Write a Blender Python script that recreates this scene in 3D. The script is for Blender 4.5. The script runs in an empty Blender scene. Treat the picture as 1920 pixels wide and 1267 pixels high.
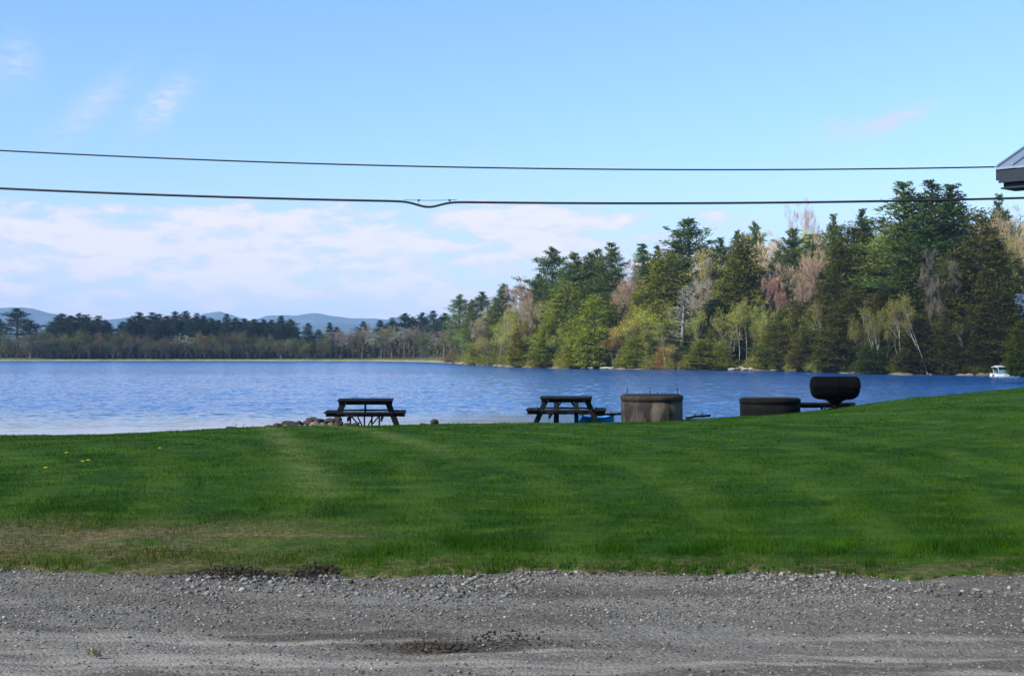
import bpy, math, random
import numpy as np
from mathutils import Vector, Matrix
R = math.radians
S = bpy.context.scene
C = S.collection

# ------------------------------------------------------------------ camera
F = 2667.0                    # focal length in pixels of the 1920 px wide photograph
HZ = 662.0                    # row of the true horizon
CZ = 3.0                      # eye height above the lake (lake = 0)
cd = bpy.data.cameras.new('camera'); cam = bpy.data.objects.new('camera', cd); C.objects.link(cam)
cd.sensor_width = 36; cd.lens = 36*F/1920; cd.clip_start = 0.1; cd.clip_end = 40000
cam.location = (0, 0, CZ); cam.rotation_euler = (R(90)+math.atan((HZ-633.5)/F), 0, 0)
S.camera = cam

# ------------------------------------------------------------------ light
SUN_EL, SUN_AZ = R(38), R(-124)          # azimuth clockwise from +Y (view direction): from the left, a little behind
sd = Vector((math.sin(SUN_AZ)*math.cos(SUN_EL), math.cos(SUN_AZ)*math.cos(SUN_EL), math.sin(SUN_EL)))
sl = bpy.data.lights.new('sun', 'SUN'); sl.energy = 4.3; sl.angle = R(0.5); sl.color = (1, .92, .78)
so = bpy.data.objects.new('sun', sl); C.objects.link(so)
so.rotation_euler = sd.to_track_quat('Z', 'Y').to_euler()
S.view_settings.view_transform = 'Standard'; S.view_settings.look = 'None'
S.view_settings.exposure = 0.72; S.view_settings.gamma = 1
S.render.engine = 'CYCLES'
S.cycles.max_bounces = 6; S.cycles.diffuse_bounces = 2; S.cycles.glossy_bounces = 2
S.cycles.transmission_bounces = 3; S.cycles.transparent_max_bounces = 4; S.cycles.volume_bounces = 1
S.cycles.use_denoising = True
S.cycles.caustics_reflective = False; S.cycles.caustics_refractive = False

W = bpy.data.worlds.new('World'); S.world = W; W.use_nodes = True

class NT:
    """small helper to write node trees"""
    def __init__(s, tree): s.t = tree; s.n = tree.nodes; s.l = tree.links
    def new(s, ty, **kw):
        n = s.n.new(ty)
        for k, v in kw.items():
            if k.startswith('i_'): n.inputs[int(k[2:])].default_value = v
            else: setattr(n, k, v)
        return n
    def link(s, a, b): s.l.new(a, b)
    def val(s, inp, v):
        if isinstance(v, bpy.types.NodeSocket): s.l.new(v, inp)
        else: inp.default_value = v
    def math(s, op, a, b=0.0, c=0.0, clamp=False):
        n = s.n.new('ShaderNodeMath'); n.operation = op; n.use_clamp = clamp
        s.val(n.inputs[0], a); s.val(n.inputs[1], b)
        if op in ('MULTIPLY_ADD', 'COMPARE', 'SMOOTH_MIN'): s.val(n.inputs[2], c)
        return n.outputs[0]
    def sstep(s, v, a, b, ta=0.0, tb=1.0):
        n = s.n.new('ShaderNodeMapRange'); n.interpolation_type = 'SMOOTHSTEP'
        s.val(n.inputs[0], v); n.inputs[1].default_value = a; n.inputs[2].default_value = b
        n.inputs[3].default_value = ta; n.inputs[4].default_value = tb
        return n.outputs[0]
    def mix(s, f, a, b, mode='MIX'):
        n = s.n.new('ShaderNodeMix'); n.data_type = 'RGBA'; n.blend_type = mode; n.clamp_factor = True
        s.val(n.inputs[0], f)
        for i, v in ((6, a), (7, b)):
            if isinstance(v, tuple) and len(v) == 3: v = (*v, 1)
            s.val(n.inputs[i], v)
        return n.outputs[2]
    def noise(s, vec, scale, detail=4, rough=.55, dist=0.0, out=0, dims='3D'):
        n = s.n.new('ShaderNodeTexNoise'); n.noise_dimensions = dims
        if vec is not None: s.l.new(vec, n.inputs['Vector'])
        n.inputs['Scale'].default_value = scale; n.inputs['Detail'].default_value = detail
        n.inputs['Roughness'].default_value = rough; n.inputs['Distortion'].default_value = dist
        return n.outputs[out]
    def mapping(s, vec, scale=(1, 1, 1), rot=(0, 0, 0), loc=(0, 0, 0)):
        n = s.n.new('ShaderNodeMapping'); s.l.new(vec, n.inputs[0])
        n.inputs['Scale'].default_value = scale; n.inputs['Rotation'].default_value = rot; n.inputs['Location'].default_value = loc
        return n.outputs[0]
    def xyz(s, vec):
        n = s.n.new('ShaderNodeSeparateXYZ'); s.l.new(vec, n.inputs[0]); return n.outputs
    def comb(s, x, y, z):
        n = s.n.new('ShaderNodeCombineXYZ')
        for i, v in enumerate((x, y, z)): s.val(n.inputs[i], v)
        return n.outputs[0]

# ---- sky: Nishita with fair-weather clouds over the far horizon (functions of the sky direction only)
w = NT(W.node_tree); w.n.clear()
sky = w.new('ShaderNodeTexSky'); sky.sky_type = 'NISHITA'; sky.sun_disc = False
sky.sun_elevation = SUN_EL; sky.sun_rotation = SUN_AZ
sky.air_density = 1.0; sky.dust_density = 0.3; sky.ozone_density = 2.5; sky.altitude = 100
tc = w.new('ShaderNodeTexCoord')
dx, dy, dz = w.xyz(tc.outputs['Generated'])
az = w.math('ARCTAN2', dx, dy)                       # radians from the view axis, + right
el = w.math('ARCSINE', dz)
# lift and tint the raw sky towards the photograph's blue
tint = w.mix(1.0, sky.outputs[0], w.mix(w.sstep(el, R(2), R(15)), (.90, 1.0, 1.18), (.96, 1.14, 1.28)), 'MULTIPLY')
# stretched, tilted cloud noise
v = w.comb(w.math('MULTIPLY', az, 9.0), w.math('MULTIPLY', el, 26.0), 0.0)
vr = w.mapping(v, rot=(0, 0, R(-24)), scale=(1.1, 1.25, 1))
n1 = w.noise(vr, 1.1, 7, .56, .25)
n2 = w.noise(w.mapping(vr, loc=(7.3, 2.1, 0)), 3.2, 6, .6, .2)
cl = w.math('ADD', w.math('MULTIPLY', n1, .60), w.math('MULTIPLY', n2, .40))
band = w.sstep(el, R(7.6), R(5.0))                    # clouds lie low
left = w.sstep(az, R(18), R(0))
cov = w.math('MULTIPLY', band, w.math('MULTIPLY_ADD', left, .65, .35))
thr = w.math('MULTIPLY_ADD', cov, -.285, .68)
dens = w.sstep(w.math('SUBTRACT', cl, thr), -.04, .12)
def puff(px, py, rx, ry, rot, amp):
    a0 = math.atan((px-960)/F); e0 = math.atan((HZ-py)/F)
    da = w.math('SUBTRACT', az, a0); de = w.math('SUBTRACT', el, e0)
    c, s_ = math.cos(rot), math.sin(rot)
    p = w.math('ADD', w.math('MULTIPLY', da, c), w.math('MULTIPLY', de, s_))
    q = w.math('SUBTRACT', w.math('MULTIPLY', de, c), w.math('MULTIPLY', da, s_))
    p = w.math('MULTIPLY', p, F/rx); q = w.math('MULTIPLY', q, F/ry)
    r2 = w.math('ADD', w.math('MULTIPLY', p, p), w.math('MULTIPLY', q, q))
    g = w.math('POWER', 2.718, w.math('MULTIPLY', r2, -1.0))
    return w.math('MULTIPLY', g, amp)
ps = None
for a in ((305, 208, 62, 26, .75, .85), (170, 220, 85, 26, .75, .55), (28, 145, 36, 40, 0, .5), (1675, 240, 60, 14, .3, 1.0),
          (1600, 262, 85, 22, .25, .4), (1560, 245, 20, 14, 0, .4), (890, 300, 40, 14, .2, .2)):
    p_ = puff(*a); ps = p_ if ps is None else w.math('ADD', ps, p_)
ps = w.math('MULTIPLY', ps, w.sstep(w.noise(w.mapping(vr, loc=(3, 1, 0)), 7.0, 6, .65), .36, .64, .35, 1.35))
veil = w.math('MULTIPLY', w.sstep(el, R(8.5), R(1.5)), .62)
dens2 = w.math('MAXIMUM', w.math('MAXIMUM', dens, ps), veil, clamp=True)
SK = 0.10
litc = w.mix(w.sstep(w.math('SUBTRACT', cl, thr), .0, .16), (.415/SK, .475/SK, .62/SK), (.60/SK, .585/SK, .63/SK))
col = w.mix(dens2, tint, litc)
bg = w.new('ShaderNodeBackground'); w.link(col, bg.inputs[0]); bg.inputs[1].default_value = SK
wo = w.new('ShaderNodeOutputWorld'); w.link(bg.outputs[0], wo.inputs[0])

# ------------------------------------------------------------------ helpers
def px2x(px, Y): return (px-960.0)/F*Y
def py2z(py, Y): return CZ+(HZ-py)/F*Y

def tag(o, label=None, cat=None, group=None, kind=None):
    if label: o['label'] = label
    if cat: o['category'] = cat
    if group: o['group'] = group
    if kind: o['kind'] = kind
    return o
def empty(name, loc, rz=0, **kw):
    o = bpy.data.objects.new(name, None); C.objects.link(o); o.location = loc; o.rotation_euler = (0, 0, rz)
    return tag(o, **kw)
def link(name, me, parent=None, mat=None):
    o = bpy.data.objects.new(name, me); C.objects.link(o)
    if mat is not None and not me.materials: me.materials.append(mat)
    if parent: o.parent = parent
    return o
def mesh_np(name, V, Fc, mat=None, smooth=False):
    """mesh from arrays; Fc is (m,3) or (m,4)"""
    V = np.asarray(V, np.float32); Fc = np.asarray(Fc, np.int32)
    me = bpy.data.meshes.new(name); k = Fc.shape[1]
    me.vertices.add(len(V)); me.vertices.foreach_set('co', V.ravel())
    me.loops.add(Fc.size); me.loops.foreach_set('vertex_index', Fc.ravel())
    me.polygons.add(len(Fc)); me.polygons.foreach_set('loop_start', np.arange(0, Fc.size, k, dtype=np.int32))
    me.polygons.foreach_set('loop_total', np.full(len(Fc), k, np.int32))
    me.update(calc_edges=True)
    if smooth: me.polygons.foreach_set('use_smooth', np.ones(len(Fc), bool))
    if mat: me.materials.append(mat)
    return me

class MB:
    """collects shapes (lists) into one mesh"""
    def __init__(s): s.v = []; s.f = []; s.sm = []
    def add(s, vs, fs, smooth=False):
        b = len(s.v); s.v += [tuple(p) for p in vs]; s.f += [tuple(i+b for i in f) for f in fs]; s.sm += [smooth]*len(fs)
    def box(s, c, d, rot=None, bev=0.0):
        x, y, z = d[0]/2, d[1]/2, d[2]/2
        if bev <= 0:
            vs = [Vector((a*x, b*y, e*z)) for a in (-1, 1) for b in (-1, 1) for e in (-1, 1)]
            fs = [(0, 1, 3, 2), (4, 6, 7, 5), (0, 4, 5, 1), (2, 3, 7, 6), (0, 2, 6, 4), (1, 5, 7, 3)]
        else:
            import bmesh
            bm = bmesh.new(); bmesh.ops.create_cube(bm, size=1.0)
            for v_ in bm.verts: v_.co = Vector((v_.co.x*d[0], v_.co.y*d[1], v_.co.z*d[2]))
            bmesh.ops.bevel(bm, geom=bm.edges[:], offset=bev, segments=1, affect='EDGES')
            bm.verts.index_update()
            vs = [v_.co.copy() for v_ in bm.verts]; fs = [[q.index for q in f.verts] for f in bm.faces]; bm.free()
        M = rot if rot is not None else Matrix.Identity(3)
        s.add([M @ p + Vector(c) for p in vs], fs)
    def bar(s, a, b, wd, th, up=(0, 0, 1), bev=0.004):
        a = Vector(a); b = Vector(b); d = (b-a); L = d.length; d.normalize()
        u = Vector(up); sd_ = d.cross(u)
        if sd_.length < 1e-4: sd_ = d.cross(Vector((0, 1, 0)))
        sd_.normalize(); u = sd_.cross(d).normalized()
        s.box((a+b)/2, (L, wd, th), Matrix((d, sd_, u)).transposed(), bev)
    def tube(s, pts, rad, n=6, smooth=True, cap=True):
        pts = [Vector(p) for p in pts]
        if not hasattr(rad, '__len__'): rad = [rad]*len(pts)
        vs = []
        for i, p in enumerate(pts):
            d = (pts[min(i+1, len(pts)-1)]-pts[max(i-1, 0)]).normalized()
            a = d.cross(Vector((0, 0, 1)) if abs(d.z) < .95 else Vector((1, 0, 0))).normalized(); b = d.cross(a)
            for k in range(n):
                t = 2*math.pi*k/n; vs.append(p+(a*math.cos(t)+b*math.sin(t))*rad[i])
        fs = [(i*n+k, i*n+(k+1) % n, (i+1)*n+(k+1) % n, (i+1)*n+k) for i in range(len(pts)-1) for k in range(n)]
        if cap: fs += [tuple(range(n))[::-1], tuple((len(pts)-1)*n+k for k in range(n))]
        s.add(vs, fs, smooth)
    def lathe(s, prof, n=40, c=(0, 0, 0), jit=None):
        vs = []; m = len(prof)
        for k in range(n):
            t = 2*math.pi*k/n
            for (r, z) in prof: vs.append((c[0]+r*math.cos(t), c[1]+r*math.sin(t), c[2]+z))
        fs = [(k*m+i, ((k+1) % n)*m+i, ((k+1) % n)*m+i+1, k*m+i+1) for k in range(n) for i in range(m-1)]
        s.add(vs, fs, True)
    def mesh(s, name, mat=None):
        me = bpy.data.meshes.new(name); me.from_pydata(s.v, [], s.f); me.update()
        me.polygons.foreach_set('use_smooth', s.sm)
        if mat: me.materials.append(mat)
        return me
    def build(s, name, mat, parent=None): return link(name, s.mesh(name, mat), parent)

def material(name):
    m = bpy.data.materials.new(name); m.use_nodes = True; t = NT(m.node_tree); t.n.clear()
    out = t.new('ShaderNodeOutputMaterial'); return m, t, out
def principled(t, out, col, rough=.8, bump=None, bstr=.3, bdist=.01, metallic=0.0, spec=.5):
    b = t.new('ShaderNodeBsdfPrincipled')
    t.val(b.inputs['Base Color'], (*col, 1) if isinstance(col, tuple) else col)
    t.val(b.inputs['Roughness'], rough); b.inputs['Metallic'].default_value = metallic
    b.inputs['Specular IOR Level'].default_value = spec
    if bump is not None:
        bn = t.new('ShaderNodeBump'); bn.inputs['Strength'].default_value = bstr; bn.inputs['Distance'].default_value = bdist
        t.link(bump, bn.inputs['Height']); t.link(bn.outputs[0], b.inputs['Normal'])
    t.link(b.outputs[0], out.inputs[0]); return b

def simple(name, c1, c2, scale=8, rough=.8, stretch=(1, 1, 1), bstr=.4, bdist=.01, metallic=0, spec=.4, detail=6):
    m, t, out = material(name)
    tc = t.new('ShaderNodeTexCoord'); v = t.mapping(tc.outputs['Object'], scale=stretch)
    n = t.noise(v, scale, detail, .65)
    n2 = t.noise(v, scale*5, 4, .6)
    f = t.sstep(t.math('ADD', t.math('MULTIPLY', n, .7), t.math('MULTIPLY', n2, .3)), .34, .66)
    principled(t, out, t.mix(f, c1, c2), rough, n2, bstr, bdist, metallic, spec)
    return m

# ------------------------------------------------------------------ terrain shape
_cp = np.array([(-300, 826), (0, 820), (200, 817), (400, 809), (520, 803), (700, 800), (1000, 797), (1200, 794), (1300, 790), (1385, 785.5),
                (1500, 778), (1600, 768.5), (1700, 757.5), (1800, 746), (1920, 735), (2050, 724), (2400, 712)], float)
_cX = (_cp[:, 0]-960)/F*30; _cZ = CZ-(_cp[:, 1]-HZ)*30/F
GZ = 1.3; YE = 11.0
def edge_y(X):
    X = np.asarray(X, float)
    return YE + .10*np.sin(X*1.3+.4) + .07*np.sin(X*3.1+1) + .05*np.sin(X*7.7)+ .03*np.sin(X*13.1+2) + .03*np.sin(X*19+2)*np.sin(X*5.3)+ .02*np.sin(X*41) + np.where(X > 3, 0.05*(X-3), 0)
def lawn_z(X, Y):
    X = np.asarray(X, float); Y = np.asarray(Y, float)
    zc = np.interp(X, _cX, _cZ); s_ = np.maximum((CZ-zc)/30, .015)
    d = Y-30
    k2 = (zc+s_*19-GZ)/361
    zb = zc - s_*d - np.where(d < 0, k2, .0036)*d*d
    zb = np.where(d < -19, GZ, zb)
    z = zb + .012*np.sin(X*1.1+Y*.7) + .01*np.sin(X*2.3-Y*1.9) + .006*np.sin(X*5+Y*4)
    return np.maximum(z, -2.0)
def gz(X, Y): return float(lawn_z(X, Y))

# distance of the opposite shore, as a function of direction u = X/Y
_sp = np.array([(-1500, 560), (-400, 560), (0, 540), (400, 545), (700, 520), (800, 480), (850, 420), (880, 365), (930, 325), (1000, 288), (1100, 268), (1200, 262),
                (1300, 252), (1450, 243), (1550, 218), (1640, 202), (1700, 196), (1800, 193), (1900, 190), (2100, 176), (2600, 150), (3500, 120)], float)
_sU = (_sp[:, 0]-960)/F
def shore(u): return np.interp(u, _sU, _sp[:, 1])
def far_z(u, Y):
    """height of the opposite bank"""
    u = np.asarray(u, float); d = np.asarray(Y, float)-shore(u)
    hill = np.interp(u, [-.8, -.1, -.03, .1, .35, 1], [.25, .25, .6, 1.0, 1.2, 1.2])
    z = np.where(d < 0, .09*d, np.minimum(.16*d, .45)+np.clip(d-3, 0, 60)*.085*hill+np.clip(d-63, 0, 600)*.01)
    return np.clip(z, -1.5, 14)
def fz(px, off): 
    u = (px-960)/F; return float(far_z(u, float(shore(u))+off))

# ------------------------------------------------------------------ ground materials
def worn_mask(t, pos):
    """places where the turf is thin: tracks and the bare strip beside the gravel"""
    x, y, z = t.xyz(pos)
    nz = t.noise(pos, 1.3, 5, .6)
    nf = t.noise(t.mapping(pos, scale=(1, 2.2, 1)), 4.5, 5, .65)
    # bare strip on the left
    a = t.sstep(y, 13.9, 12.6); b = t.sstep(x, -.4, -3.2)
    m1 = t.math('MULTIPLY', a, b)
    m1 = t.math('MULTIPLY', m1, t.sstep(t.math('ADD', nz, t.math('MULTIPLY', nf, .6)), .58, .92))
    def ell(cx_, cy_, rx_, ry_):
        p = t.math('MULTIPLY', t.math('SUBTRACT', x, cx_), 1/rx_); q = t.math('MULTIPLY', t.math('SUBTRACT', y, cy_), 1/ry_)
        r2 = t.math('SQRT', t.math('ADD', t.math('MULTIPLY', p, p), t.math('MULTIPLY', q, q)))
        return t.sstep(t.math('ADD', r2, t.math('MULTIPLY', t.math('SUBTRACT', nf, .5), 1.6)), 1.05, .55)
    m1 = t.math('MAXIMUM', m1, t.math('MAXIMUM', ell(-3.55, 12.55, .85, .30), t.math('MAXIMUM', ell(-2.1, 12.42, 1.1, .13), ell(-4.6, 12.0, .6, .25))))
    # thin line of dirt along the edge
    m2 = t.math('MULTIPLY', t.sstep(y, 11.75, 11.05), t.sstep(nf, .36, .62))
    # two faint wheel tracks
    def track(x0, y0, x1, y1, wd):
        L = math.hypot(x1-x0, y1-y0); nx, ny = (y1-y0)/L, -(x1-x0)/L
        dd = t.math('ADD', t.math('MULTIPLY', t.math('SUBTRACT', x, x0), nx), t.math('MULTIPLY', t.math('SUBTRACT', y, y0), ny))
        return t.sstep(t.math('ABSOLUTE', dd), wd, 0)
    tr = t.math('MAXIMUM', track(-5.1, 29, -1.9, 14.5, .42), t.math('MULTIPLY', track(-3.9, 29, -.6, 18, .38), t.sstep(y, 17, 22)))
    tr = t.math('MULTIPLY', t.math('MULTIPLY', tr, t.sstep(y, 13.3, 15.5)), t.sstep(nf, .25, .6))
    return m1, m2, tr
def grass_colour(t, pos, rnd=None):
    n0 = t.noise(t.mapping(pos, scale=(1, 1.0, 0)), .33, 4, .6)
    n1 = t.noise(t.mapping(pos, scale=(1, 1.6, 0)), 2.1, 5, .62)
    n2 = t.noise(t.mapping(pos, scale=(1, 1.3, 0)), 9, 4, .6)
    c = t.mix(t.sstep(n0, .36, .64), (.018, .066, .007), (.034, .094, .008))
    c = t.mix(t.math('MULTIPLY', t.sstep(n1, .50, .72), .85), c, (.080, .158, .014))
    c = t.mix(t.math('MULTIPLY', t.sstep(n1, .46, .26), .7), c, (.009, .042, .007))
    c = t.mix(t.math('MULTIPLY', t.sstep(n2, .6, .8), .35), c, (.11, .15, .035))
    # long streaks left by the mower
    st = t.noise(t.mapping(pos, scale=(.22, 1.5, 0), rot=(0, 0, .18)), 2.0, 3, .5)
    c = t.mix(t.math('MULTIPLY', t.sstep(st, .5, .72), .45), c, (.058, .135, .015))
    c = t.mix(t.math('MULTIPLY', t.sstep(st, .5, .3), .40), c, (.012, .046, .006))
    m1, m2, tr = worn_mask(t, pos)
    # curved passes of the mower
    x_, y_, z_ = t.xyz(pos)
    a_ = t.math('ADD', x_, 17.0); b_ = t.math('SUBTRACT', y_, 13.0)
    rr = t.math('SQRT', t.math('ADD', t.math('MULTIPLY', a_, a_), t.math('MULTIPLY', b_, b_)))
    ms = t.math('SINE', t.math('ADD', t.math('MULTIPLY', rr, 4.6), t.math('MULTIPLY', n0, 5.0)))
    c = t.mix(t.math('MULTIPLY', t.sstep(ms, .1, .9), t.sstep(n1, .3, .6, .15, .42)), c, (.075, .150, .022))
    c = t.mix(t.math('MULTIPLY', tr, .75), c, (.14, .185, .075))
    wd2 = t.noise(t.mapping(pos, scale=(1, 1.5, 0), loc=(9, 2, 0)), 3.4, 3, .6)
    c = t.mix(t.math('MULTIPLY', t.sstep(wd2, .66, .74), .55), c, (.012, .040, .010))
    c = t.mix(t.math('MULTIPLY', t.sstep(wd2, .33, .27), .5), c, (.13, .13, .045))
    pp = t.noise(t.mapping(pos, scale=(.5, 1, 0), loc=(3, 8, 0)), 1.1, 3, .5)
    c = t.mix(t.math('MULTIPLY', t.sstep(pp, .68, .80), .55), c, (.17, .16, .06))
    return c, m1, m2

m_lawn, t, out = material('lawn_turf')
g = t.new('ShaderNodeNewGeometry'); pos = g.outputs['Position']
c, m1, m2 = grass_colour(t, pos)
fine = t.noise(pos, 38, 4, .7)
c = t.mix(t.sstep(fine, .35, .7, 0, .6), c, t.mix(1.0, c, (.45, .45, .5), 'MULTIPLY'))
soil = t.mix(t.sstep(t.noise(pos, 14, 5, .7), .35, .65), (.060, .049, .036), (.19, .155, .108))
c = t.mix(t.math('MAXIMUM', t.math('MULTIPLY', m1, .9), m2), c, soil)
_, _, zz = t.xyz(pos)
c = t.mix(t.sstep(zz, .55, .3), c, (.20, .17, .13))
c = t.mix(1.0, c, (.78, .80, .55), 'MULTIPLY')  # turf darkened overall, cloud shade on the foreground put into its colour
principled(t, out, c, .95, fine, .7, .03, spec=.1)

m_blade, t, out = material('grass_blades')
g = t.new('ShaderNodeNewGeometry'); pos = g.outputs['Position']
c, m1, m2 = grass_colour(t, pos)
at = t.new('ShaderNodeAttribute'); at.attribute_name = 'rnd'
r = at.outputs['Fac']
c = t.mix(t.math('MULTIPLY', m1, .6), c, (.10, .10, .04))
c = t.mix(t.sstep(r, .90, 1.0, 0, .75), c, (.20, .20, .08))
c = t.mix(t.sstep(r, .0, .9, .0, .5), c, t.mix(1.0, c, (.55, .62, .6), 'MULTIPLY'))
c = t.mix(1.0, c, (.86, .99, .50), 'MULTIPLY')
d1 = t.new('ShaderNodeBsdfDiffuse'); t.link(c, d1.inputs[0])
d2 = t.new('ShaderNodeBsdfTranslucent'); t.link(c, d2.inputs[0])
mx = t.new('ShaderNodeMixShader'); mx.inputs[0].default_value = .35
t.link(d1.outputs[0], mx.inputs[1]); t.link(d2.outputs[0], mx.inputs[2]); t.link(mx.outputs[0], out.inputs[0])

m_gravel, t, out = material('gravel')
g = t.new('ShaderNodeNewGeometry'); pos = g.outputs['Position']
n0 = t.noise(t.mapping(pos, scale=(.45, 1.6, 0)), 1.0, 5, .6)
n1 = t.noise(pos, 16, 6, .72)
vo = t.new('ShaderNodeTexVoronoi'); t.link(pos, vo.inputs['Vector']); vo.inputs['Scale'].default_value = 46
vcol = t.xyz(vo.outputs['Color'])[0]
vo2 = t.new('ShaderNodeTexVoronoi'); t.link(pos, vo2.inputs['Vector']); vo2.inputs['Scale'].default_value = 110
vcol2 = t.xyz(vo2.outputs['Color'])[0]
c = t.mix(t.sstep(n0, .36, .64), (.118, .110, .104), (.205, .202, .205))
c = t.mix(t.math('MULTIPLY', t.sstep(vcol, .72, .98), .45), c, (.34, .34, .34))
c = t.mix(t.math('MULTIPLY', t.sstep(vcol, .3, .04), .5), c, (.065, .062, .06))
c = t.mix(t.math('MULTIPLY', t.sstep(vcol2, .35, .04), .45), c, (.07, .068, .066))
c = t.mix(t.sstep(n1, .55, .75, 0, .45), c, (.08, .072, .062))
nd = t.noise(t.mapping(pos, scale=(.35, 1.1, 0), loc=(5, 1, 0)), .9, 4, .6)
c = t.mix(t.sstep(nd, .56, .70, 0, .75), c, (.098, .080, .066))
x, y, z = t.xyz(pos)
# pale compacted tyre bands close to the camera
pb = t.math('MULTIPLY', t.sstep(y, 8.9, 8.3), t.sstep(t.noise(t.mapping(pos, scale=(.25, 2.6, 0)), 1.4, 3, .5), .46, .64))
c = t.mix(t.math('MULTIPLY', pb, .85), c, (.36, .345, .34))
# darker wet dirt by the verge
dk = t.math('MULTIPLY', t.sstep(y, 10.5, 11.0), t.sstep(nd, .38, .56))
c = t.mix(t.math('MULTIPLY', dk, .7), c, (.075, .062, .05))
def blot(cx, cy, rx, ry, nmul=.6):
    a = t.math('MULTIPLY', t.math('SUBTRACT', x, cx), 1/rx); b = t.math('MULTIPLY', t.math('SUBTRACT', y, cy), 1/ry)
    r2 = t.math('SQRT', t.math('ADD', t.math('MULTIPLY', a, a), t.math('MULTIPLY', b, b)))
    return t.sstep(t.math('ADD', r2, t.math('MULTIPLY', t.math('SUBTRACT', n1, .5), nmul*2)), 1.0, .45)
bl = t.math('MAXIMUM', blot(-.30, 8.35, .72, .20), t.math('MAXIMUM', blot(-1.0, 8.62, 1.1, .16), blot(-2.0, 10.75, .75, .22)))
bl = t.math('MAXIMUM', bl, t.math('MULTIPLY', blot(.9, 10.1, 1.2, .22), .6))
c = t.mix(t.math('MULTIPLY', bl, .8), c, (.055, .045, .036))
c = t.mix(1.0, c, (.735, .715, .635), 'MULTIPLY')  # whole lot toned down in colour, standing in for cloud shade
h = t.math('ADD', t.math('MULTIPLY', vo.outputs['Distance'], -.5), t.math('MULTIPLY', n1, .8))
principled(t, out, c, .92, h, .8, .022, spec=.2)

m_stone, t, out = material('loose_stones')
g = t.new('ShaderNodeNewGeometry')
at = t.new('ShaderNodeAttribute'); at.attribute_name = 'rnd'; r = at.outputs['Fac']
c = t.mix(t.sstep(r, 0, 1), (.045, .044, .040), (.205, .203, .190))
c = t.mix(t.sstep(r, .90, 1), c, (.36, .355, .34))
c = t.mix(t.math('MULTIPLY', t.sstep(t.noise(g.outputs['Position'], 2.0, 3, .5), .55, .7), .5), c, (.19, .165, .13))
principled(t, out, c, .85, t.noise(g.outputs['Position'], 120, 3), .4, .004, spec=.3)

m_clod = simple('dirt_clods', (.010, .008, .006), (.048, .036, .026), 9, .95, bstr=.8)

m_bank, t, out = material('far_ground')
g = t.new('ShaderNodeNewGeometry'); pos = g.outputs['Position']
n0 = t.noise(pos, .09, 6, .6); n1 = t.noise(pos, .7, 5, .65)
c = t.mix(t.sstep(n0, .4, .6), (.055, .060, .025), (.105, .088, .055))
c = t.mix(t.sstep(n1, .52, .72, 0, .8), c, (.17, .145, .10))
x, y, z = t.xyz(pos)
sandy = t.math('MULTIPLY', t.sstep(z, .45, .15), t.sstep(t.noise(pos, .12, 3, .5), .40, .56))
c = t.mix(sandy, c, (.20, .175, .13))
gr = t.math('MULTIPLY', t.sstep(y, 430, 470), t.sstep(z, 1.2, .2))
c = t.mix(t.math('MULTIPLY', gr, .85), c, t.mix(t.sstep(n1, .4, .6), (.15, .21, .06), (.26, .27, .16)))
principled(t, out, c, .95, n1, .5, .3, spec=.1)

m_hill, t, out = material('forested_hills')
g = t.new('ShaderNodeNewGeometry'); pos = g.outputs['Position']
c = t.mix(t.sstep(t.noise(pos, .004, 5, .6), .4, .6), (.035, .06, .055), (.06, .09, .08))
principled(t, out, c, .95, t.noise(pos, .02, 4, .6), .5, 20, spec=.05)

m_water, t, out = material('lake_water')
g = t.new('ShaderNodeNewGeometry'); pos = g.outputs['Position']
x, y, z = t.xyz(pos)
big = t.noise(t.mapping(pos, scale=(.35, 1, 0)), .045, 4, .55)
w1 = t.noise(t.mapping(pos, scale=(.62, 1.25, 0), rot=(0, 0, .25)), 1.15, 4, .6)
w2 = t.noise(t.mapping(pos, scale=(.8, 1.2, 0), rot=(0, 0, -.3)), 3.7, 3, .6)
w3 = t.noise(t.mapping(pos, scale=(.5, 1.0, 0)), .28, 2, .5)
hh = t.math('ADD', t.math('ADD', t.math('MULTIPLY', w1, .55), t.math('MULTIPLY', w2, .16)), t.math('MULTIPLY', w3, .9))
# sheltered, glassy water under the bank on the left
yy = t.math('ADD', y, t.math('MULTIPLY', t.math('SUBTRACT', big, .5), 26))
calm = t.sstep(yy, 82, 56)
calm = t.math('MULTIPLY', calm, t.sstep(x, 7, -1))
b = t.new('ShaderNodeBsdfPrincipled')
c = t.mix(t.sstep(big, .4, .62, 0, .5), (.006, .070, .27), (.008, .100, .33))
t.link(t.mix(calm, c, (.05, .08, .13)), b.inputs['Base Color'])
b.inputs['IOR'].default_value = 1.333; t.val(b.inputs['Roughness'], t.sstep(y, 60, 400, .06, .20))
bn = t.new('ShaderNodeBump'); t.link(hh, bn.inputs['Height']); bn.inputs['Distance'].default_value = .30
t.val(bn.inputs['Strength'], t.math('MULTIPLY', t.math('SUBTRACT', 1.0, t.math('MULTIPLY', calm, .965)), t.sstep(big, .35, .65, .65, 1.0)))
t.link(bn.outputs[0], b.inputs['Normal']); t.link(b.outputs[0], out.inputs[0])

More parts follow.
